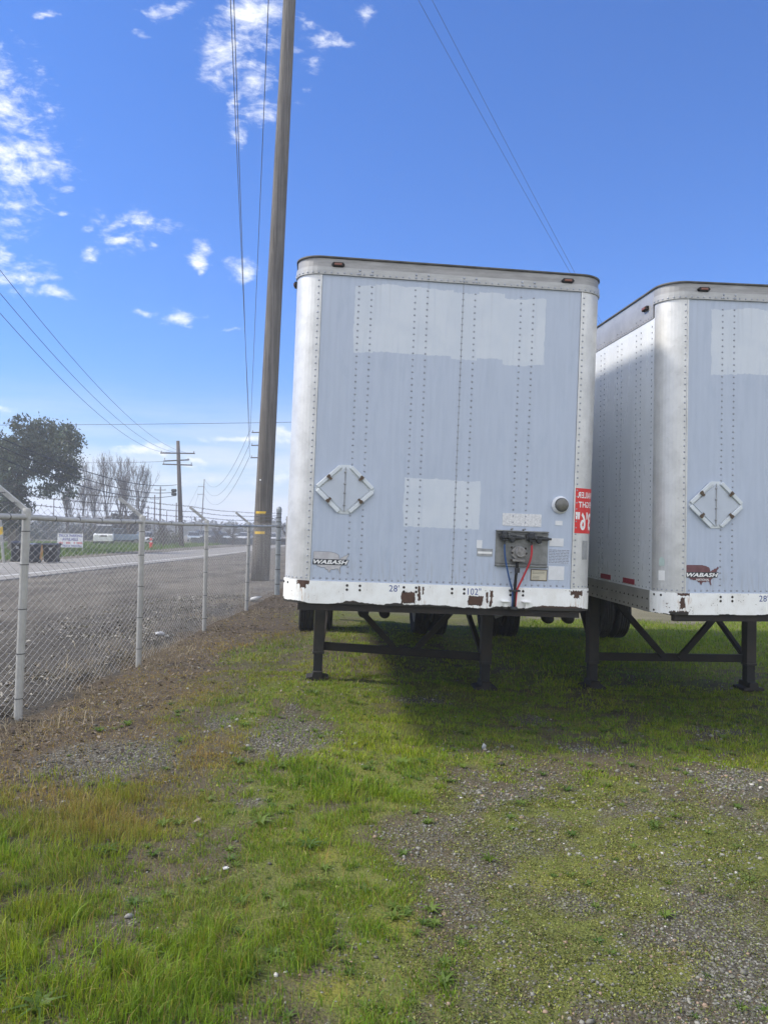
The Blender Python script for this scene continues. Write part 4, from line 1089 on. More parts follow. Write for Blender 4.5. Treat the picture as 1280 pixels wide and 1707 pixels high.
make_trailer((.482, 6.384, 1.131), (R(.84), R(1.56), R(5.2)), 'white box trailer with the red mirrored height sign on its right corner', True)
make_trailer((3.655, 6.66, 1.072), (R(.9), R(0.1), R(5.3)), 'box trailer with a dark red map decal, cut off by the photo edge', False)
# ------------------------------------------------------------------ chain link fence
M_GALV = pm('galvanised_tube', (.37, .37, .355), .55, .1, var=.15, scale=12)
M_WIRE = pm('galvanised_wire', (.44, .44, .43), .6, .1, var=.3, scale=3)
M_BARB = pm('barbed_wire', (.14, .14, .145), .55, .4)
M_TIE = pm('tie_wire', (.09, .09, .095), .5, .4)
posts = [(-3.34, 3.75, .010), (-3.26, 6.95, .018), (-3.12, 9.91, .006), (-3.09, 13.39, .006), (-2.98, 16.87, .016)]
TERM = (-2.89, 21.06)
HF = 1.87
fence = empty('chain_link_fence', (posts[1][0], posts[1][1], float(gz(posts[1][0], posts[1][1]))))
tag(fence, 'galvanised chain link fence topped by three barbed wires, between yard and street', 'fence')
FO = Vector(fence.location)
def fb(mb, name, m, smooth=False, parent=None, bevel=0):
    mb.v = [tuple(Vector(p) - FO) for p in mb.v]
    return mb.build(name, m, parent or fence, smooth=smooth, bevel=bevel)
tops = []
for i, (x, y, ln) in enumerate(posts):
    z = float(gz(x, y)); r = .036
    top = Vector((x + ln * HF, y, HF + .01)); tops.append(top)
    mb = MB(); mb.tube([(x, y, z - .05), tuple(top + Vector((0, 0, -.03)))], r, 14)
    mb.lathe([(.041, -.05), (.041, .02), (.034, .045), (.018, .05)], tuple(top), 'Z', 14)
    po = fb(mb, 'post', M_GALV, smooth=False)
    for h in (.22, .62, 1.02, 1.42, 1.72):
        p = Vector((x, y, 0)).lerp(top, h / HF); mb = MB(); mb.tube([(p.x, p.y, h - .004), (p.x, p.y, h + .004)], r + .003, 12); fb(mb, 'tie_ring', M_TIE, parent=po)
    e = top + Vector((-.30, 0, .27))
    mb = MB(); mb.bar(tuple(top + Vector((.01, 0, .02))), tuple(e), .045, .030, up=(0, 1, 0)); fb(mb, 'barb_arm', M_GALV, bevel=.004)
tt = Vector((TERM[0] + .02, TERM[1], HF + .06))
rail = tops + [tt]
mb = MB(); pts = []
for a_, c_ in zip(rail, rail[1:]):
    for k in range(6): pts.append(a_.lerp(c_, k / 6) + Vector((0, 0, -.03 - .012 * math.sin(math.pi * k / 6))))
pts.append(rail[-1] + Vector((0, 0, -.03))); mb.tube([tuple(p) for p in pts], .026, 12); fb(mb, 'top_rail', M_GALV)
for a_, c_ in zip(rail, rail[1:]):
    for k in (.18, .36, .55, .74, .9):
        p = a_.lerp(c_, k) + Vector((0, 0, -.035)); d_ = (c_ - a_).normalized()
        mb = MB(); mb.tube([tuple(p - d_ * .004), tuple(p + d_ * .004)], .030, 10); fb(mb, 'rail_tie', M_TIE)
# terminal post
zt_ = float(gz(*TERM))
mb = MB(); mb.tube([(TERM[0], TERM[1], zt_ - .05), (TERM[0] + .02, TERM[1], 2.30)], .068, 16); mb.lathe([(.076, -.03), (.076, .05), (.06, .095), (.03, .12)], (TERM[0] + .02, TERM[1], 2.30), 'Z', 16)
tp = fb(mb, 'terminal_post', pm('terminal_post_zinc', (.26, .28, .29), .5, .3, var=.2, scale=10))
for h in (.3, .7, 1.1, 1.5, 1.85, 2.0, 2.12, 2.22):
    mb = MB(); mb.tube([(TERM[0] + .02 * h / 2.3, TERM[1], h - .012), (TERM[0] + .02 * h / 2.3, TERM[1], h + .012)], .073, 14); fb(mb, 'band_clamp', M_TIE, parent=tp)
# woven mesh: every wire zigzags through its neighbours
path = [Vector((p[0], p[1], 0)) for p in posts] + [Vector((*TERM, 0))]
segs = [0]
for a_, c_ in zip(path, path[1:]): segs.append(segs[-1] + (c_ - a_).length)
S = np.array(segs); PXs = np.array([p.x for p in path]); PYs = np.array([p.y for p in path])
p_ = .072; hz = .036; nw = int(S[-1] / p_); nz_ = int((HF + .03) / hz) + 1
k = np.arange(nw)[:, None]; j = np.arange(nz_)[None, :]
s_ = k * p_ + ((j + k) % 2) * p_ + np.zeros((nw, nz_))
s_ = np.clip(s_, 0, S[-1])
topz = np.interp(s_, S, [HF] * len(posts) + [HF + .05])
bulge = .004 * np.sin(s_ * 1.7) * np.exp(-((j * hz) / .5))
px_ = np.interp(s_, S, PXs) - .045 + np.where(j % 2 == 0, .0022, -.0022) + bulge + .018 * (j * hz) / HF * .5
py_ = np.interp(s_, S, PYs)
zb_ = gz(px_, py_)
pz_ = .02 + np.minimum(zb_, .06) + j * hz * (topz + .045) / (HF + .03) + .002 * np.sin(s_ * 2.3)
P_ = np.stack([px_, py_, pz_], -1)
r_ = .0016
A = P_[:, :-1].reshape(-1, 3); B = P_[:, 1:].reshape(-1, 3)
d_ = B - A; d_ /= np.linalg.norm(d_, axis=1)[:, None]
n1_ = np.cross(d_, [1.0, 0, 0]); n1_ /= np.linalg.norm(n1_, axis=1)[:, None]; n2_ = np.cross(d_, n1_)
ring = [n1_ * math.cos(a_) * r_ + n2_ * math.sin(a_) * r_ for a_ in (0, 2.0944, 4.18879)]
VV = np.stack([A + q for q in ring] + [B + q for q in ring], 1).reshape(-1, 3) - np.array(FO)
ii = np.arange(len(A))[:, None] * 6
QQ = np.concatenate([ii + np.array([[0, 1, 4, 3]]), ii + np.array([[1, 2, 5, 4]]), ii + np.array([[2, 0, 3, 5]])])
np_mesh('chain_link_mesh', VV, [QQ], M_WIRE, parent=fence)
# barbed wires along the arms
for f_ in (.97, .62, .28):
    pts = []
    ends = [t_ + Vector((-.30 * f_, 0, .27 * f_ + .02)) for t_ in tops] + [Vector((TERM[0] + .02, TERM[1], 2.05 + .2 * f_))]
    for a_, c_ in zip(ends, ends[1:]):
        for q in range(10): pts.append(a_.lerp(c_, q / 10) + Vector((0, 0, -.02 * math.sin(math.pi * q / 10))))
    pts.append(ends[-1])
    mb = MB(); mb.tube([tuple(p) for p in pts], .0030, 5)
    L_ = 0
    for a_, c_ in zip(pts, pts[1:]):
        n_ = int((c_ - a_).length / .125) + 1
        for q in range(n_):
            p = a_.lerp(c_, (q + .5) / n_)
            for w2 in range(2):
                d2 = Vector((random.uniform(-1, 1), random.uniform(-.35, .35), random.uniform(-1, 1))).normalized() * .017
                mb.tube([tuple(p - d2), tuple(p + d2)], .0022, 3, caps=False)
    fb(mb, 'barbed_wire', M_BARB)
# ------------------------------------------------------------------ gate behind the trailer
gb = (-2.66, 21.3)
gate = empty('metal_gate', (gb[0], gb[1], float(gz(*gb)))); tag(gate, 'grey tube gate with a blank plate, mostly hidden behind the left trailer', 'gate')
g0 = Vector(gate.location)
def gp(mb, name, m, **kw): return mb.build(name, m, gate, **kw)
gp(MB().tube([(0, 0, -.02), (0, 0, 2.15)], .045, 12), 'gate_post', M_GALV)
gp(MB().tube([(.14, .03, .12), (.14, .03, 1.92), (3.6, .03, 1.92), (3.6, .03, .12), (.14, .03, .12)], .024, 10), 'gate_frame', M_GALV)
gp(MB().tube([(.14, .03, 1.02), (3.6, .03, 1.02)], .020, 10), 'gate_rail', M_GALV)
gp(MB().box((.36, -.03, 2.02), (.62, .012, .28)), 'plate', pm('grey_plate', (.36, .37, .38), .6), bevel=.003)
mb = MB()
for q in range(48):
    x0 = .14 + q * .072
    for z in range(24): mb.tube([(x0 + ((z + q) % 2) * .072, .03, .12 + z * .075), (x0 + ((z + q + 1) % 2) * .072, .03, .12 + (z + 1) * .075)], .0021, 3, caps=False)
gp(mb, 'chain_link_mesh', M_WIRE)
for h in (.5, 1.5):
    gp(MB().box((.07, .0, h), (.10, .03, .05)), 'gate_hinge', M_TIE, bevel=.004)

# ------------------------------------------------------------------ poles and wires
def wood(name, a, c_):
    m, t, b = mat(name); o = t.obj()
    g = t.noise(t.vm('MULTIPLY', o, (22, 22, .55)), 1.0, 7, .68); cl = t.noise(o, .8, 4, .6)
    cr = t.noise(t.vm('MULTIPLY', o, (30, 30, .3)), 1.0, 3, .6)
    c = t.mix(t.ss(g, .36, .64), (*a, 1), (*c_, 1)); c = t.mix(t.m('MULTIPLY', t.ss(cl, .4, .7), .4), c, (*(q * .7 for q in a), 1))
    c = t.mix(t.m('MULTIPLY', t.ss(cr, .60, .66), .75), c, (.035, .028, .022, 1))
    t.put(b.inputs['Base Color'], c); b.inputs['Roughness'].default_value = .85; b.inputs['Specular IOR Level'].default_value = .2
    t.put(b.inputs['Normal'], t.bump(g, .5, .02)); return m
M_POLE = wood('weathered_pole', (.080, .073, .066), (.155, .143, .130))
M_POLE2 = wood('dark_pole', (.06, .050, .045), (.12, .10, .09))
M_INS = pm('insulator', (.10, .10, .105), .35)
M_CABLE = pm('line_wire', (.045, .05, .06), .5)
M_CABLE2 = pm('telephone_cable', (.012, .012, .014), .6)
M_YEL = pm('yellow_marker', (.72, .47, .04), .5, var=.15)
def wire(name, a, c_, sag, r, label, n=40, m=None, ext=None):
    a, c_ = Vector(a), Vector(c_); pts = []
    for i in range(n + 1):
        u = i / n; p = a.lerp(c_, u); p.z -= sag * 4 * u * (1 - u); pts.append(p)
    o0 = pts[0]
    mb = MB(); mb.tube([tuple(p - o0) for p in pts], r, 5)
    o = mb.build(name, m or M_CABLE); o.location = o0
    tag(o, label, 'power line' if m is None else 'cable', 'overhead wires'); return o
bp = gpt(433.5, 968); bpt = at(499.5, -330, 27.05)
pole = empty('utility_pole', bp); tag(pole, 'tall thick weathered wooden pole with two yellow markers, beside the trailer', 'utility pole', 'utility poles')
axis = bpt - bp; HP = axis.length
N_ = 26
mb = MB(); mb.tube([tuple(axis * (u / N_) - (Vector((0, 0, .1)) if u == 0 else Vector())) for u in range(N_ + 1)], [.322 - .130 * u / N_ for u in range(N_ + 1)], 20); mb.build('shaft', M_POLE, pole, smooth=True)
for (py_m, side) in ((855, 0), (888, 0)):
    c_ = at(438.5, py_m, 27.05) - bp; u = c_.z / axis.z; ctr = axis * u; r_ = .324 - .130 * u
    mb = MB(); n_ = 9; ang = np.linspace(-2.35, -1.15, n_)
    ring_ = [(ctr.x + (r_ + .004) * math.cos(q), ctr.y + (r_ + .004) * math.sin(q)) for q in ang]
    i0 = mb.verts([(x, y, ctr.z - .045) for x, y in ring_]); i1 = mb.verts([(x, y, ctr.z + .045) for x, y in ring_])
    for q in range(n_ - 1): mb.face((i0 + q, i0 + q + 1, i1 + q + 1, i1 + q))
    mb.build('yellow_marker', M_YEL, pole)
mb = MB(); ctr = axis * ((at(433, 801, 27.05) - bp).z / axis.z); mb.box((ctr.x - .12, ctr.y - .30, ctr.z), (.05, .02, .05)); mb.build('tag_plate', M_DECWH, pole)
# cross-arms above the frame that carry the wires
for dz_, L_ in ((-.6, 2.6), (-2.4, 2.6)):
    mb = MB(); c_ = axis + Vector((0, 0, dz_)); mb.box((c_.x - L_ * .3, c_.y - .16, c_.z), (L_ * 1.3, .12, .14)); mb.build('crossarm', M_POLE, pole)

POLE_D = [.0]
def small_pole(base, top, r, label, arms, m=M_POLE2, group='utility poles'):
    base, top = Vector(base), Vector(top)
    e = empty('utility_pole', base); tag(e, label, 'utility pole', group)
    ax = top - base
    MB().tube([(0, 0, -.1), tuple(ax * .5), tuple(ax)], [r, r * .85, r * .68], 10).build('shaft', m, e, smooth=True)
    for (hz_, xl, xr_, yo, tilt) in arms:
        c_ = ax * (hz_ / ax.z)
        MB().bar((c_.x + xl, c_.y - r - .02, hz_ - tilt), (c_.x + xr_, c_.y - r - .02, hz_ + tilt), .10, .12).build('crossarm', m, e)
        for q in ([xl + .1, xr_ - .1] if abs(xr_ - xl) > 1.2 else [xl + .05]):
            MB().lathe([(.03, 0), (.055, .06), (.03, .10), (.055, .14), (.02, .2)], (c_.x + q, c_.y - r - .02, hz_ + .05), 'Z', 8).build('insulator', M_INS, e)
    return e
# second pole of the line, hidden behind the tall one but for its three arms
b2 = gpt(437, 909); b2.x, b2.y = at(437, 909, 90).x, 90; b2.z = 0
t2 = at(446, 706, 90)
ax2 = t2 - b2
arms2 = [(at(425, q, 90).z, -1.75, .3, 0, .03) for q in (721, 742.5, 763)]
small_pole(b2, t2, .19, 'pole mostly hidden behind the tall pole, three short side arms showing left of it', arms2)
TIP = [at(416.5, q, 90) for q in (718.5, 740, 760.5)]
TOPS = [at(376, -200, 27.05), at(383.5, -200, 27.05), at(456, -200, 27.05)]
for i, (a_, c_) in enumerate(zip(TOPS, TIP)):
    c3 = TIP[[0, 2, 1][i]]
    wire('power_line', a_, c3, .55, .021, ['leftmost of the long wires descending just left of the tall pole', 'middle of the three wires descending just left of the tall pole', 'wire descending closest along the left side of the tall pole'][i])
b3 = at(335, 904, 190); b3.z = 0; t3 = at(341, 799, 190)
small_pole(b3, t3, .17, 'thin distant pole with two short left arms, between road and tall pole', [(at(338, 811, 190).z, -1.4, .2, 0, .05), (at(338, 824, 190).z, -1.4, .2, 0, .05)])
ENDS3 = [at(341, 798, 190), at(341, 811, 190), at(341, 824, 190)]
for i in range(3):
    wire('power_line', TIP[i], ENDS3[i], 4.0, .026, ['upper', 'middle', 'lower'][i] + ' of three sagging wires between the thin distant pole and the tall pole', n=24)
for i, (a_, c_) in enumerate(((at(331, 811, 190), at(285, 880, 330)), (at(331, 824, 190), at(305, 884, 330)))):
    wire('power_line', a_, c_, 2.0, .03, ['upper', 'lower'][i] + ' wire running down left from the short arms of the thin distant pole', n=16)
# pole with three crossarms beside the street
b4 = gpt(303, 912); t4 = at(297, 735, b4.y)
Yp = b4.y
P4 = small_pole(b4, t4, .26, 'dark pole with three crossarms rising from the grass verge by the street', [(at(295, 756, Yp).z, -1.75, 1.75, 0, .0), (at(295, 768, Yp).z, -1.45, 1.15, 0, .08), (at(295, 775, Yp).z, -1.55, 1.45, 0, -.03)])
ax4 = t4 - b4
for q in (818, 824):
    c_ = at(293.5, q, Yp) - b4
    MB().lathe([(.02, -.28), (.16, -.22), (.17, .22), (.02, .28)], (c_.x - .1, c_.y - .32, c_.z), 'X', 10).build('splice_case', M_CABLE2, P4)
fars = [at(284, 754, Yp), at(297, 754, Yp), at(310, 754, Yp)]
nears = [at(-60, 452, 24.0), at(-60, 415, 24.0), at(-60, 372, 24.0)]
for i in range(3):
    wire('power_line', nears[i], fars[i], 1.5, .012, ['lowest', 'middle', 'highest'][i] + ' of three thin wires sloping down to the crossarm pole from upper left')
n3 = [at(-70, 735, 30.0), at(-70, 712, 30), at(-70, 697, 30)]; f3 = [at(294, 826, Yp), at(294, 820, Yp), at(295, 808, Yp)]
for i in range(3):
    wire('telephone_cable', n3[i], f3[i], .95, .028, ['lowest', 'middle', 'highest'][i] + ' of three thick black cables sagging in front of the leafy tree', m=M_CABLE2)
wire('power_line', at(-40, 760, 120), at(283, 769, Yp), .5, .02, 'thin faint wire meeting the crossarm pole from the left below its top arm', n=16)
wire('power_line', at(-300, 708, 70), at(900, 694, 70), .3, .022, 'nearly level thin wire crossing the sky behind the tall pole', n=30)
# wires going down to the right from the top of the tall pole
for i, (xa, xb) in enumerate(((481, 955.5), (517, 962.5))):
    a_ = at(xa, -400, 27.05); c_ = at(xb + (xb - xa) * 240 / 860 + 6, 700, 60)
    wire('power_line', a_, c_, .5, .010, ['left', 'right'][i] + ' one of the two wires falling steeply to the right above the trailers')
for (px, pt_, pbm, Yd, r, lab, arms) in ((268, 811, 902, 130, .16, 'short dark pole with one crossarm just left of the crossarm pole', [(-.6, -.95, .95)]),
                                         (258.5, 825, 903, 150, .15, 'small far pole with one crossarm, left of two other poles', [(-.8, -.9, .9)]),
                                         (247.5, 843, 903, 140, .14, 'stubby bare pole among the leafless branches', []),
                                         (90.5, 831, 900, 160, .13, 'far thin pole with flat crossarm in front of pale sky beside the leafy tree', [(-.15, -.8, .8)]),
                                         (294.5, 838, 906, 95, .09, 'thin stake standing just left of the crossarm pole', []),
                                         (278.5, 852, 905, 120, .07, 'thinnest short stake left of the crossarm pole', [])):
    b_ = at(px - 1, pbm, Yd); b_.z = 0; t_ = at(px, pt_, Yd)
    small_pole(b_, t_, r, lab, [(t_.z + a_[0], a_[1], a_[2], 0, 0) for a_ in arms])
# ------------------------------------------------------------------ trees and hedges across the street
M_LEAF = leafmat('tree_leaf', .25)
M_BARK = wood('bark', (.07, .06, .05), (.20, .18, .155))
M_TWIG = pm('bare_twig', (.085, .070, .062), .85, var=.3)
def leaf_cards(C_, n, spread, size, col, r_, droop=0.0):
    """n small leaf-shaped faces round each clump centre"""
    m_ = len(C_); N = m_ * n
    c = np.repeat(C_, n, 0) + r_.normal(0, 1, (N, 3)) * np.repeat(spread, n, 0)[:, None] * np.array([1, 1, .8])
    a = r_.normal(0, 1, (N, 3)); a[:, 2] -= droop; a /= np.linalg.norm(a, axis=1)[:, None]
    b_ = r_.normal(0, 1, (N, 3)); b_ = np.cross(a, b_); b_ /= np.linalg.norm(b_, axis=1)[:, None]
    s = size * np.exp(r_.normal(0, .3, N))[:, None]
    V_ = np.stack([c - a * s, c + b_ * s * .42, c + a * s, c - b_ * s * .42], 1).reshape(-1, 3)
    F_ = np.arange(N)[:, None] * 4 + np.array([[0, 1, 2, 3]])
    tone = np.repeat(np.asarray(col)[None] * np.exp(r_.normal(0, .22, (m_, 1))), n, 0) * np.exp(r_.normal(0, .25, (N, 1)))
    return V_, F_, np.repeat(tone, 4, 0)
def leafy_tree(base, lobes, trunk, label, col, size=.16, n=26, cat='tree', name='tree', seed=1, per=40, droop=.8, group=None, dens=1.0):
    """trunk: list of (points, r0, r1); lobes: (centre, radii, clumps)"""
    r_ = np.random.default_rng(seed)
    e = empty(name, base); tag(e, label, cat, group)
    mb = MB()
    for pts, r0, r1 in trunk:
        mb.tube(pts, [r0 + (r1 - r0) * i / (len(pts) - 1) for i in range(len(pts))], 8)
    Cs = []
    for (c, rad, k) in lobes:
        d = r_.normal(0, 1, (k, 3)); d /= np.linalg.norm(d, axis=1)[:, None]
        q = np.asarray(c) + d * np.asarray(rad) * (r_.random((k, 1)) ** .40) * 1.05
        Cs.append(q)
        for p in q[::5]:
            o = np.asarray(trunk[0][0][-1]); mb.tube([tuple(c), tuple((np.asarray(c) + p) / 2 + r_.normal(0, .1, 3)), tuple(p)], [.05, .03, .012], 4, caps=False)
    mb.build('trunk', M_BARK, e)
    C_ = np.concatenate(Cs)
    V_, F_, T_ = leaf_cards(C_, n, np.full(len(C_), size * 2.1) * r_.uniform(.6, 1.3, len(C_)), size, col, r_, droop)
    np_mesh('crown', V_, [F_], M_LEAF, T_, parent=e)
    return e
def W(px, py, Y): return at(px, py, Y)
# big eucalyptus at the left edge
YE = 58; eb = at(22, 915, YE); eb.z = 0
def L(px, py, dy=0): p = at(px, py, YE) - eb; return (p.x, p.y + dy, p.z)
lob = []
for (px, py, rx, ry, k) in [(48, 712, 13, 17, 22), (66, 724, 22, 26, 46), (100, 716, 11, 15, 16), (112, 735, 14, 16, 26), (126, 742, 8, 18, 16), (84, 755, 28, 22, 60), (45, 752, 26, 24, 56),
                            (15, 755, 28, 30, 50), (106, 770, 26, 18, 46), (70, 782, 22, 14, 26), (112, 790, 16, 14, 22), (95, 800, 14, 18, 18), (88, 815, 10, 14, 10), (104, 818, 6, 10, 5), (30, 790, 26, 26, 60),
                            (22, 820, 22, 24, 50), (12, 845, 22, 22, 40), (34, 850, 10, 18, 16), (-25, 760, 40, 50, 90), (-20, 830, 30, 40, 50), (18, 875, 20, 16, 24), (76, 826, 4, 8, 3)]:
    s = YE / FPX
    lob.append((L(px, py, random.uniform(-1.2, 1.2)), (rx * s, 1.6, ry * s), k))
leafy_tree(eb, lob, [([(0, 0, -.2), L(24, 880), L(26, 840), L(32, 805)], .42, .26), ([L(32, 805), L(50, 785), L(72, 768), L(98, 742), L(108, 726)], .2, .05), ([L(30, 812), L(36, 775), L(50, 740), L(64, 712)], .18, .04),
           ([L(28, 830), L(14, 790), L(0, 750), L(-20, 730)], .2, .05), ([L(44, 790), L(70, 782), L(100, 795)], .10, .03)],
           'large drooping evergreen tree with grey green leaves at the left edge', (.050, .068, .052), .125, 32, seed=5, name='evergreen_tree')
# leafless trees
def bare_tree(base, H, spread, label, seed, group='leafless trees', name='bare_tree', levels=4, r0=.10, up=.86, nb=9):
    r_ = random.Random(seed); e = empty(name, base); tag(e, label, 'tree', group)
    tr, cr = MB(), MB()
    def grow(p, d, L_, r, lev):
        n_ = 4; pts = [p]; dd = d.copy()
        for i in range(n_):
            dd = (dd + Vector((r_.gauss(0, .07), r_.gauss(0, .07), .06 if lev else .03))).normalized(); pts.append(pts[-1] + dd * (L_ / n_))
        (tr if lev == 0 else cr).tube([tuple(q) for q in pts], [max(r * (1 - .7 * i / n_), .008) for i in range(n_ + 1)], 7 if lev == 0 else (4 if lev == 1 else 3), caps=False)
        if lev >= levels: return
        k = nb if lev == 0 else (6 if lev == 1 else 4)
        for i in range(k):
            u = (.18 + .8 * (i + r_.random()) / k) if lev == 0 else (.25 + .75 * r_.random())
            q = u * n_; a_ = min(int(q), n_ - 1); p2 = pts[a_].lerp(pts[a_ + 1], q - a_)
            th = r_.random() * 6.283; out = Vector((math.cos(th), math.sin(th), 0)) * spread
            d2 = (dd * up + out + Vector((0, 0, .35))).normalized()
            grow(p2, d2, L_ * (r_.uniform(.42, .62) * (1.05 - .45 * u if lev == 0 else 1)), r * .42, lev + 1)
    grow(Vector((0, 0, -.1)), Vector((r_.gauss(0, .03), r_.gauss(0, .03), 1)).normalized(), H, r0, 0)
    tr.build('trunk', M_TWIG, e); cr.build('crown', M_TWIG, e)
    return e
bt = [(112, 815, .42, 'leafless tree next to the drooping evergreen, shortest of the bare row'), (140, 783, .38, 'leafless tree standing behind the white banner'), (160, 802, .42, 'low leafless tree just right of the banner'),
      (181, 770, .36, 'tallest leafless tree, above the pale van'), (200, 800, .42, 'shorter leafless tree beside the tallest one'), (215, 776, .36, 'slim upright leafless tree right of the tallest one'),
      (232, 780, .36, 'rightmost leafless tree of the tall bare row')]
for i, (px, pt_, sp, lab) in enumerate(bt):
    Yt = 96 + (i * 7) % 17; b_ = at(px, 905, Yt); b_.z = 0; tp_ = at(px, pt_, Yt)
    bare_tree(b_, tp_.z * .80, sp, lab, 11 + i, r0=.13, nb=13)
for (px, pt_, Yt, sp, lab, sd) in ((272, 858, 80, .9, 'small twiggy leafless tree just left of the crossarm pole', 41), (362, 868, 96, 1.0, 'low spreading bare tree before the dark wall, left of two', 42), (388, 862, 94, 1.1, 'low spreading bare tree before the dark wall, right of two', 43), (478, 866, 70, .9, 'leafless sapling seen through the gate', 44)):
    b_ = at(px, 906, Yt); b_.z = 0; tp_ = at(px, pt_, Yt)
    bare_tree(b_, tp_.z * .62, sp, lab, sd, 'low leafless trees', r0=.12, up=.5, nb=9)
def shrub(px0, px1, ptop, Yd, label, col, seed, cat='shrub', name='shrub', size=.16, dense=1.0, group='shrubs across the street'):
    r_ = np.random.default_rng(seed); a_, c_ = at(px0, 905, Yd), at(px1, 905, Yd); Wd = c_.x - a_.x; H = at((px0 + px1) / 2, ptop, Yd).z
    b_ = Vector(((a_.x + c_.x) / 2, Yd, 0)); k = int(max(10, Wd * H * 7 * dense)); Cs = []
    while len(Cs) < k:
        x, y, z = r_.uniform(-Wd / 2, Wd / 2), r_.uniform(-1.2, 1.2), r_.uniform(.05, H)
        top = H * (.55 + .45 * float(fbm(np.array([x * .5 + seed]), np.array([0.0]), 1, 3, seed)[0]) * 1.6) * (1 - .55 * (2 * abs(x) / Wd) ** 3)
        if z < top: Cs.append((x, y, z))
    Cs = np.array(Cs)
    trunk = [([(0, 0, -.1), (.05, 0, H * .3), (.1, 0, H * .55)], .08, .03)]
    e = empty(name, b_); tag(e, label, cat, group)
    mb = MB()
    for q in Cs[::6]: mb.tube([(q[0] * .5, q[1] * .5, -.05), (q[0] * .8, q[1] * .8, q[2] * .6), tuple(q)], [.05, .03, .012], 4, caps=False)
    mb.build('trunk', M_TWIG, e)
    V_, F_, T_ = leaf_cards(Cs, 26, np.full(len(Cs), .30), size, col, r_, .0)
    np_mesh('crown', V_, [F_], M_LEAF, T_, parent=e)
    return e
shrub(-40, 60, 862, 105, 'dark shrub under the drooping evergreen tree at the left edge', (.035, .045, .04), 61)
shrub(52, 108, 868, 120, 'blue grey shrub behind the black bins', (.045, .055, .055), 62)
shrub(100, 168, 872, 118, 'grey shrub behind the white banner', (.05, .052, .05), 63)
shrub(160, 246, 848, 108, 'wide dark brown shrub under the tallest leafless trees', (.045, .038, .036), 64, dense=1.2)
shrub(252, 296, 882, 84, 'low grey shrub at the foot of the crossarm pole', (.085, .085, .075), 65)
shrub(395, 432, 884, 140, 'distant dark shrub between wall and tall pole', (.05, .055, .055), 66)
# far tree line that reads as one band
r_ = np.random.default_rng(77); n = 5200
px_ = r_.uniform(-400, 1500, n); Yd = r_.uniform(230, 330, n)
Hh = 2.5 + 4.5 * fbm(px_ / 40, px_ * 0, 1, 4, 5)
Cs = np.stack([(px_ - 640) / FPX * Yd, Yd, r_.random(n) ** 1.2 * Hh], 1)
V_, F_, T_ = leaf_cards(Cs, 14, np.full(n, .8), .55, (.05, .055, .05), r_, 0)
o = np_mesh('tree_line', V_, [F_], M_LEAF, T_); tag(o, 'low dark band of far trees along the horizon', 'tree line', kind='stuff')
# verge grass
n = 42000; x = r_.uniform(-42, -18, n); y = r_.uniform(36, 100, n)
vg = sst(-x, 19.3, 20.5) * sst(y, 34, 44) * (1 - sst(-x, 38, 60)) * (1 - sst(y, 92, 100)); ok = r_.random(n) < vg; x, y = x[ok], y[ok]; n = len(x)
rng = np.random.default_rng(9)
V_, q1, q2, C_ = blades(x, y, .20 * np.exp(rng.normal(0, .4, n)), np.full(n, .05), np.abs(rng.normal(.4, .3, n)), rng.random(n) * 6.28, lerp((.05, .11, .02), (.12, .18, .03), rng.random(n)))
o = np_mesh('verge_grass', V_, [q1, q2], m_grass, C_); tag(o, 'green grass on the verge across the street', 'grass', kind='stuff')

# ------------------------------------------------------------------ cars
M_GLASS = pm('car_glass', (.03, .035, .04), .12)
M_TYRE = M_RUB
M_LAMP = pm('car_lamp', (.75, .76, .74), .15)
M_TAIL = pm('car_tail_lamp', (.30, .02, .02), .25)
PROF = {
    'sedan': dict(L=4.6, W=1.78, body=[(0, .32), (.02, .62), (.12, .70), (1.25, .88), (3.75, .95), (4.5, .90), (4.6, .55), (4.55, .30)], cab=[(1.15, .88), (1.95, 1.42), (3.1, 1.45), (3.95, .95)]),
    'suv': dict(L=4.7, W=1.9, body=[(0, .38), (.02, .80), (.12, .95), (1.2, 1.08), (4.65, 1.12), (4.7, .6), (4.65, .36)], cab=[(1.05, 1.06), (1.7, 1.68), (4.2, 1.70), (4.6, 1.12)]),
    'van': dict(L=5.2, W=2.0, body=[(0, .40), (.02, .95), (.15, 1.15), (.75, 1.25), (5.15, 1.3), (5.2, .6), (5.15, .38)], cab=[(.6, 1.22), (1.25, 2.15), (4.9, 2.2), (5.12, 1.3)]),
    'pickup': dict(L=5.5, W=1.95, body=[(0, .45), (.02, .90), (.12, 1.05), (1.5, 1.15), (5.45, 1.12), (5.5, .6), (5.45, .45)], cab=[(1.4, 1.13), (2.0, 1.78), (3.2, 1.80), (3.6, 1.13)])}
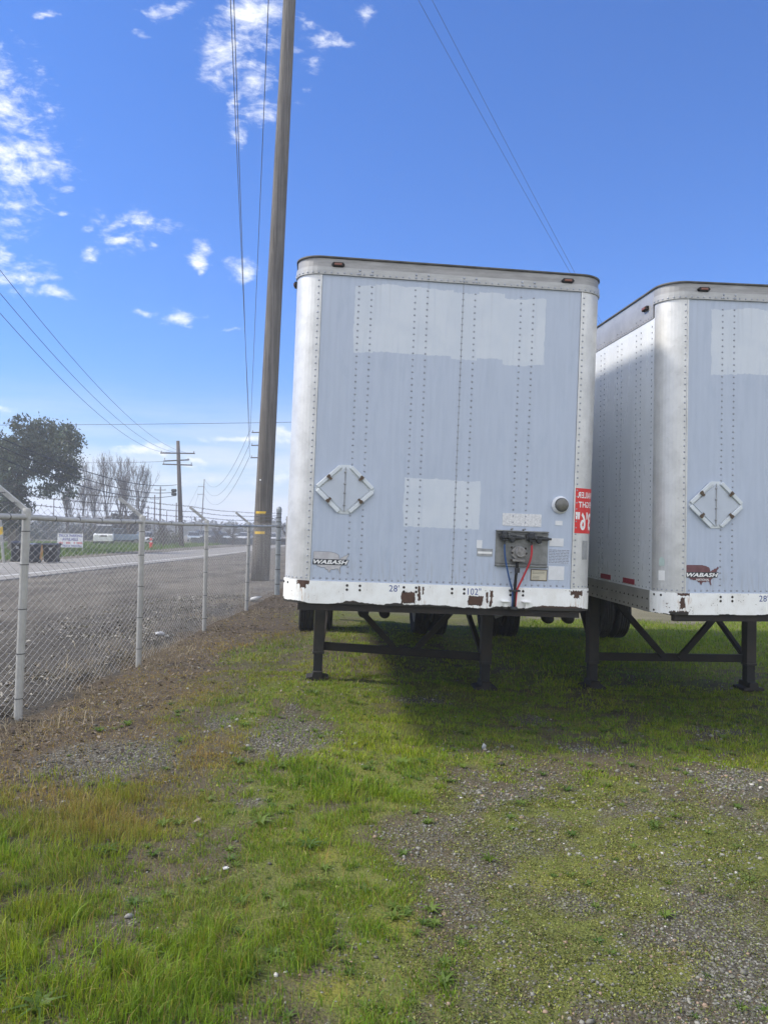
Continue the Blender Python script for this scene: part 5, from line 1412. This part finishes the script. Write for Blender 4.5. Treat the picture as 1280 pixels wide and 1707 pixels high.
def car(kind, px, Yd, az, col, label, name='parked_car'):
    """nose of the car faces az (degrees from -Y, the viewer)"""
    P = PROF[kind]; L_, Wc = P['L'], P['W']
    g = at(px, 900, Yd); e = empty(name, (g.x, Yd, 0), (0, 0, R(az))); tag(e, label, {'sedan': 'car', 'suv': 'car', 'van': 'van', 'pickup': 'pickup truck'}[kind], 'parked cars across the street')
    paint = pm('car_paint', col, .3, var=.06)
    fn = lambda u, v, w_: (w_, u - L_ / 2, v)
    MB().prism(P['body'], -Wc / 2, Wc / 2, fn).build('body', paint, e, bevel=.06)
    c = P['cab']; cx_ = sum(q[0] for q in c) / 4
    mb = MB(); n_ = len(c); i0 = mb.verts([((-1) * (Wc / 2 - (.04 if v < 1.2 and v == c[0][1] or v == c[-1][1] else .20)), u - L_ / 2, v) for u, v in c]); i1 = mb.verts([((Wc / 2 - (.04 if v == c[0][1] or v == c[-1][1] else .20)), u - L_ / 2, v) for u, v in c])
    mb.face([i0 + q for q in range(n_)]); mb.face([i1 + q for q in reversed(range(n_))])
    for q in range(n_): mb.face((i0 + q, i1 + q, i1 + (q + 1) % n_, i0 + (q + 1) % n_))
    mb.build('window', M_GLASS, e, bevel=.03)
    zt2 = c[1][1]; mb = MB(); mb.prism([(c[1][0] + .02, zt2 - .02), (c[2][0] - .02, c[2][1] - .02), (c[2][0] - .1, c[2][1] + .03), (c[1][0] + .12, zt2 + .03)], -(Wc / 2 - .19), Wc / 2 - .19, fn); mb.build('roof', paint, e, bevel=.02)
    for u in (.85, L_ - .95):
        for s in (-1, 1):
            wv = MB().lathe([(.2, -.10), (.31, -.10), (.33, -.06), (.33, .06), (.31, .10), (.2, .10)], (s * (Wc / 2 - .09), u - L_ / 2, .32), 'X', 18).build('wheel', M_TYRE, e)
            MB().lathe([(.19, -.02), (.19, .02), (.05, .03)], (s * (Wc / 2 + .0), u - L_ / 2, .32), 'X', 12).build('rim', M_RIM, wv)
    hz_ = P['body'][2][1] - .08
    for s in (-1, 1):
        MB().box((s * (Wc / 2 - .28), -L_ / 2 - .0, hz_ - .04), (.40, .08, .15)).build('headlight', M_LAMP, e, bevel=.02)
        MB().box((s * (Wc / 2 - .14), L_ / 2 + .0, hz_ - .04), (.20, .06, .22)).build('tail_light', M_TAIL, e, bevel=.02)
    MB().box((0, -L_ / 2 - .01, hz_ - .08), (.75, .04, .14)).build('grille', M_IRON, e, bevel=.01)
    return e
car('van', 174, 86, 18, (.62, .63, .63), 'white van seen through the fence left of the second post')
car('pickup', 199, 90, -65, (.18, .24, .31), 'blue grey pickup truck standing right beside the white van')
car('sedan', 242, 92, 30, (.60, .61, .62), 'white car partly hidden behind the second fence post')
car('sedan', 323, 118, 15, (.28, .33, .38), 'blue grey car behind the dark wall, just right of the crossarm pole')
car('suv', 335.5, 121, 8, (.07, .08, .09), 'dark tall car between the blue grey car and the third fence post')
car('suv', 353, 119, -10, (.035, .04, .05), 'black tall car just right of the third fence post')
car('sedan', 374, 124, 10, (.30, .33, .36), 'grey car half hidden behind the left low bare tree')
car('van', 396, 130, 14, (.30, .36, .42), 'pale blue van behind the right low bare tree')
car('sedan', 408, 122, -8, (.45, .46, .47), 'pale car beside the fourth fence post')
car('sedan', 458, 112, 10, (.55, .56, .57), 'white car in the gap between tall pole and gate')
# dark wall before the car lot
wa, wb_ = at(318, 908, 96), at(520, 908, 100)
mb = MB(); mb.box((0, 0, .38), ((wb_ - wa).length, .15, .80)); mb.mat(1)
for q in range(14): mb.box((-(wb_ - wa).length / 2 + .6 + q * 1.2, -.09, .38), (.07, .03, .78))
o = mb.build('low_wall', [pm('dark_slats', (.075, .08, .09), .8, scale=3), M_IRON]); o.location = ((wa.x + wb_.x) / 2, 98, 0); o.rotation_euler = (0, 0, math.atan2(4, wb_.x - wa.x)); tag(o, 'long low dark wall in front of the parked cars', 'wall')
# ------------------------------------------------------------------ bins, banner, marker
def bin_(px, pyb, label, m, az=0, h=1.02, wdt=.62, lidm=None, tilt=0, name='wheelie_bin'):
    g = gpt(px, pyb); e = empty(name, (g.x, g.y, -.02), (R(tilt), 0, R(az))); tag(e, label, 'bin', 'bins beside the street')
    mb = MB(); wb, db = wdt * .40, wdt * .40; wt, dt = wdt * .5, wdt * .55
    mb.add([(-wb, -db, .04), (wb, -db, .04), (wb, db, .04), (-wb, db, .04), (-wt, -dt, h * .9), (wt, -dt, h * .9), (wt, dt, h * .9), (-wt, dt, h * .9)], [(3, 2, 1, 0), (4, 5, 6, 7), (0, 1, 5, 4), (1, 2, 6, 5), (2, 3, 7, 6), (3, 0, 4, 7)])
    mb.build('body', m, e, bevel=.03)
    mb = MB(); mb.prism([(-dt - .03, h * .9), (-dt - .03, h * .93), (-dt * .5, h * .985), (dt * .6, h), (dt + .05, h * .96), (dt + .05, h * .9)], -wt - .025, wt + .025, lambda u, v, w_: (w_, u, v)); mb.build('lid', lidm or m, e, bevel=.012)
    MB().tube([(-wt * .8, dt + .08, h * .9), (wt * .8, dt + .08, h * .9)], .018, 8).build('handle', m, e)
    for s in (-1, 1): MB().lathe([(.05, -.03), (.11, -.03), (.11, .03), (.05, .03)], (s * wb * 1.0, db + .03, .11), 'X', 14).build('wheel', M_RUB, e)
    MB().box((.03, -dt * .93 - .012, h * .72), (.13, .012, .13)).build('emblem', M_STKG, e)
    return e
M_BIN = pm('black_plastic', (.012, .013, .017), .5, var=.2)
M_ORG = pm('orange_plastic', (.62, .28, .035), .55, var=.15)
bin_(53.5, 938, 'black wheelie bin with a pale sunlit lid, middle of the bins behind the fence', M_BIN, az=-8, lidm=pm('sunlit_lid', (.10, .105, .11), .25))  # lid colour lightened from the black plastic to show sun on it
bin_(86.5, 937, 'black wheelie bin standing nearest the white banner', M_BIN, az=8, wdt=.72, h=1.0)
bin_(27, 936, 'leaning black bin left of the first fence post', M_BIN, az=30, h=1.08, wdt=.5, tilt=5)
g = gpt(70.5, 935)
e = empty('orange_bin', (g.x, g.y - .45, -.02)); tag(e, 'narrow orange bin squeezed between two black wheelie bins', 'bin')
MB().prism([(-.17, .03), (.14, .03), (.20, .82), (-.20, .82)], -.18, .18, lambda u, v, w_: (u, w_, v)).build('body', M_ORG, e, bevel=.02)
MB().prism([(-.22, .82), (.22, .82), (.20, .88), (-.18, .90)], -.20, .20, lambda u, v, w_: (u, w_, v)).build('lid', M_ORG, e, bevel=.02)
# banner on two stakes
YB = 56.0; bl, br = at(96, 911.5, YB), at(138.5, 911.5, YB); bt_, bb_ = at(117, 889.5, YB).z, at(117, 912.5, YB).z
e = empty('banner', ((bl.x + br.x) / 2, YB, 0)); tag(e, 'white parking banner with blue lettering and one red line, beyond the bins', 'banner')
hw = (br.x - bl.x) / 2; hb = bt_ - bb_
mb = MB(); n_ = 8
for q in range(n_):
    u0, u1 = -hw + 2 * hw * q / n_, -hw + 2 * hw * (q + 1) / n_; f_ = lambda u: .02 * math.sin(u * 4)
    mb.add([(u0, f_(u0), bb_), (u1, f_(u1), bb_), (u1, f_(u1), bt_), (u0, f_(u0), bt_), (u0, f_(u0) + .012, bb_), (u1, f_(u1) + .012, bb_), (u1, f_(u1) + .012, bt_), (u0, f_(u0) + .012, bt_)], [(0, 1, 2, 3), (7, 6, 5, 4), (0, 4, 5, 1), (3, 2, 6, 7)])
mb.build('sheet', pm('banner_white', (.72, .72, .76), .6, var=.05), e)
onb = lambda u, v: (u, .02 * math.sin(u * 4) - .006, v)
M_BANB = pm('banner_blue', (.035, .04, .30), .6)
MB_ = MB(); fit_text(MB_, 'park', -hw * .90, hw * .92, bt_ - hb * .25, bt_ - hb * .05, onb); MB_.build('lettering', M_BANB, e)
MB_ = MB(); fit_text(MB_, 'avail', -hw * .60, hw * .62, bt_ - hb * .52, bt_ - hb * .30, onb); MB_.build('lettering', M_BANB, e)
MB_ = MB(); fit_text(MB_, 'park2', -hw * .80, hw * .92, bb_ + hb * .03, bb_ + hb * .20, onb); MB_.build('lettering', M_BANB, e)
mb = MB(); rr = random.Random(4); u = -hw * .88
while u < hw * .9:
    if rr.random() < .82:
        for s in range(2):
            mb.add([onb(u + s * .045, bb_ + hb * .25), onb(u + .03 + s * .045, bb_ + hb * .25), onb(u + .03 + s * .045, bb_ + hb * (.38 + .04 * rr.random())), onb(u + s * .045, bb_ + hb * (.38 + .04 * rr.random()))], [(0, 1, 2, 3)])
        mb.add([onb(u, bb_ + hb * .31), onb(u + .07, bb_ + hb * .31), onb(u + .07, bb_ + hb * .335), onb(u, bb_ + hb * .335)], [(0, 1, 2, 3)])
    u += .108
mb.build('red_print', pm('banner_red', (.55, .05, .06), .6), e)
for s in (-1, 1): MB().tube([(s * (hw - .03), .05, -.1), (s * (hw - .03), .05, bt_ + .15)], .025, 8).build('stake', M_GALV, e)
# red and white marker in the verge
g = gpt(252, 914); e = empty('marker_post', (g.x, g.y, 0)); tag(e, 'small red and white marker post in the grass before the twiggy tree', 'marker post')
MB().lathe([(.20, 0), (.20, .10), (.15, .14), (.15, .42), (.18, .45), (.16, .52), (.05, .56)], (0, 0, 0), 'Z', 14).build('base', pm('marker_red', (.70, .05, .03), .5), e)
MB().lathe([(.07, .55), (.07, .72)], (0, 0, 0), 'Z', 10).build('stem', M_DECWH, e)
MB().lathe([(.10, .72), (.13, .78), (.10, .92), (.03, .96)], (0, 0, 0), 'Z', 12).build('cap', pm('marker_pink', (.60, .12, .10), .5), e)
# leaning post with a yellow sleeve at the far left
a_, c_ = gpt(7, 938), at(1, 868, 38)
e = empty('guy_post', a_); tag(e, 'leaning pale post with a yellow band at the far left edge', 'post')
d_ = c_ - a_; MB().tube([(0, 0, -.05), tuple(d_)], .07, 10).build('shaft', M_GALV, e); MB().tube([tuple(d_ * .68), tuple(d_ * .86)], .09, 10).build('yellow_band', M_YEL, e)
# ------------------------------------------------------------------ litter
def crumple(name, px, py, size, m, label, seed, cat='litter', flat_=.5):
    r_ = np.random.default_rng(seed); g = gpt(px, py); P = ICO * (1 + r_.normal(0, .28, (12, 1))) * np.array([1, .8, flat_]) * size / 2
    o = np_mesh(name, P, [ICF], m); z = float(gz(g.x, g.y)); o.location = (g.x, g.y, z - float(P[:, 2].min()) * .8 ); tag(o, label, cat, 'litter on the ground'); return o
M_LIT = pm('white_litter', (.50, .50, .49), .6, var=.15)
crumple('plastic_scrap', 267, 1068, .16, pm('grey_plastic', (.42, .43, .47), .5), 'crumpled pale plastic scrap under the fence between second and third posts', 1)
crumple('plastic_scrap', 279, 1067, .09, M_LIT, 'small white scrap beside the crumpled pale plastic', 2)
crumple('white_rock', 424, 1003, .24, M_LIT, 'white rock at the fence foot near the tall pole', 3, 'rock', .7)
crumple('paper_scrap', 378, 1446, .034, M_LIT, 'small white paper scrap in the grass at lower left', 4)
crumple('stone', 214, 1525, .045, pm('pale_stone', (.27, .265, .26), .8, var=.4, scale=40), 'pale stone lying in the bottom left grass', 5, 'stone')
crumple('plastic_scrap', 806, 1247, .04, M_STKG, 'pale scrap standing in the grass in front of the trailers', 6, flat_=1.2)
crumple('dark_clod', 836, 1275, .06, M_BOLT, 'dark clod on the gravel in front of the trailers', 7, 'clod')
# ------------------------------------------------------------------ air
m = bpy.data.materials.new('haze_air'); m.use_nodes = True; t = NT(m.node_tree)
for nd in list(t.n):
    if nd.type == 'BSDF_PRINCIPLED': t.n.remove(nd)
v = t.node('ShaderNodeVolumePrincipled'); v.inputs['Color'].default_value = (.90, .94, 1, 1); v.inputs['Density'].default_value = .0017; v.inputs['Anisotropy'].default_value = .2
t.l.new(v.outputs[0], t.n['Material Output'].inputs['Volume'])
mb = MB(); mb.box((0, 0, 16.5), (3900, 3900, 36)); o = mb.build('haze', m); o['kind'] = 'stuff'
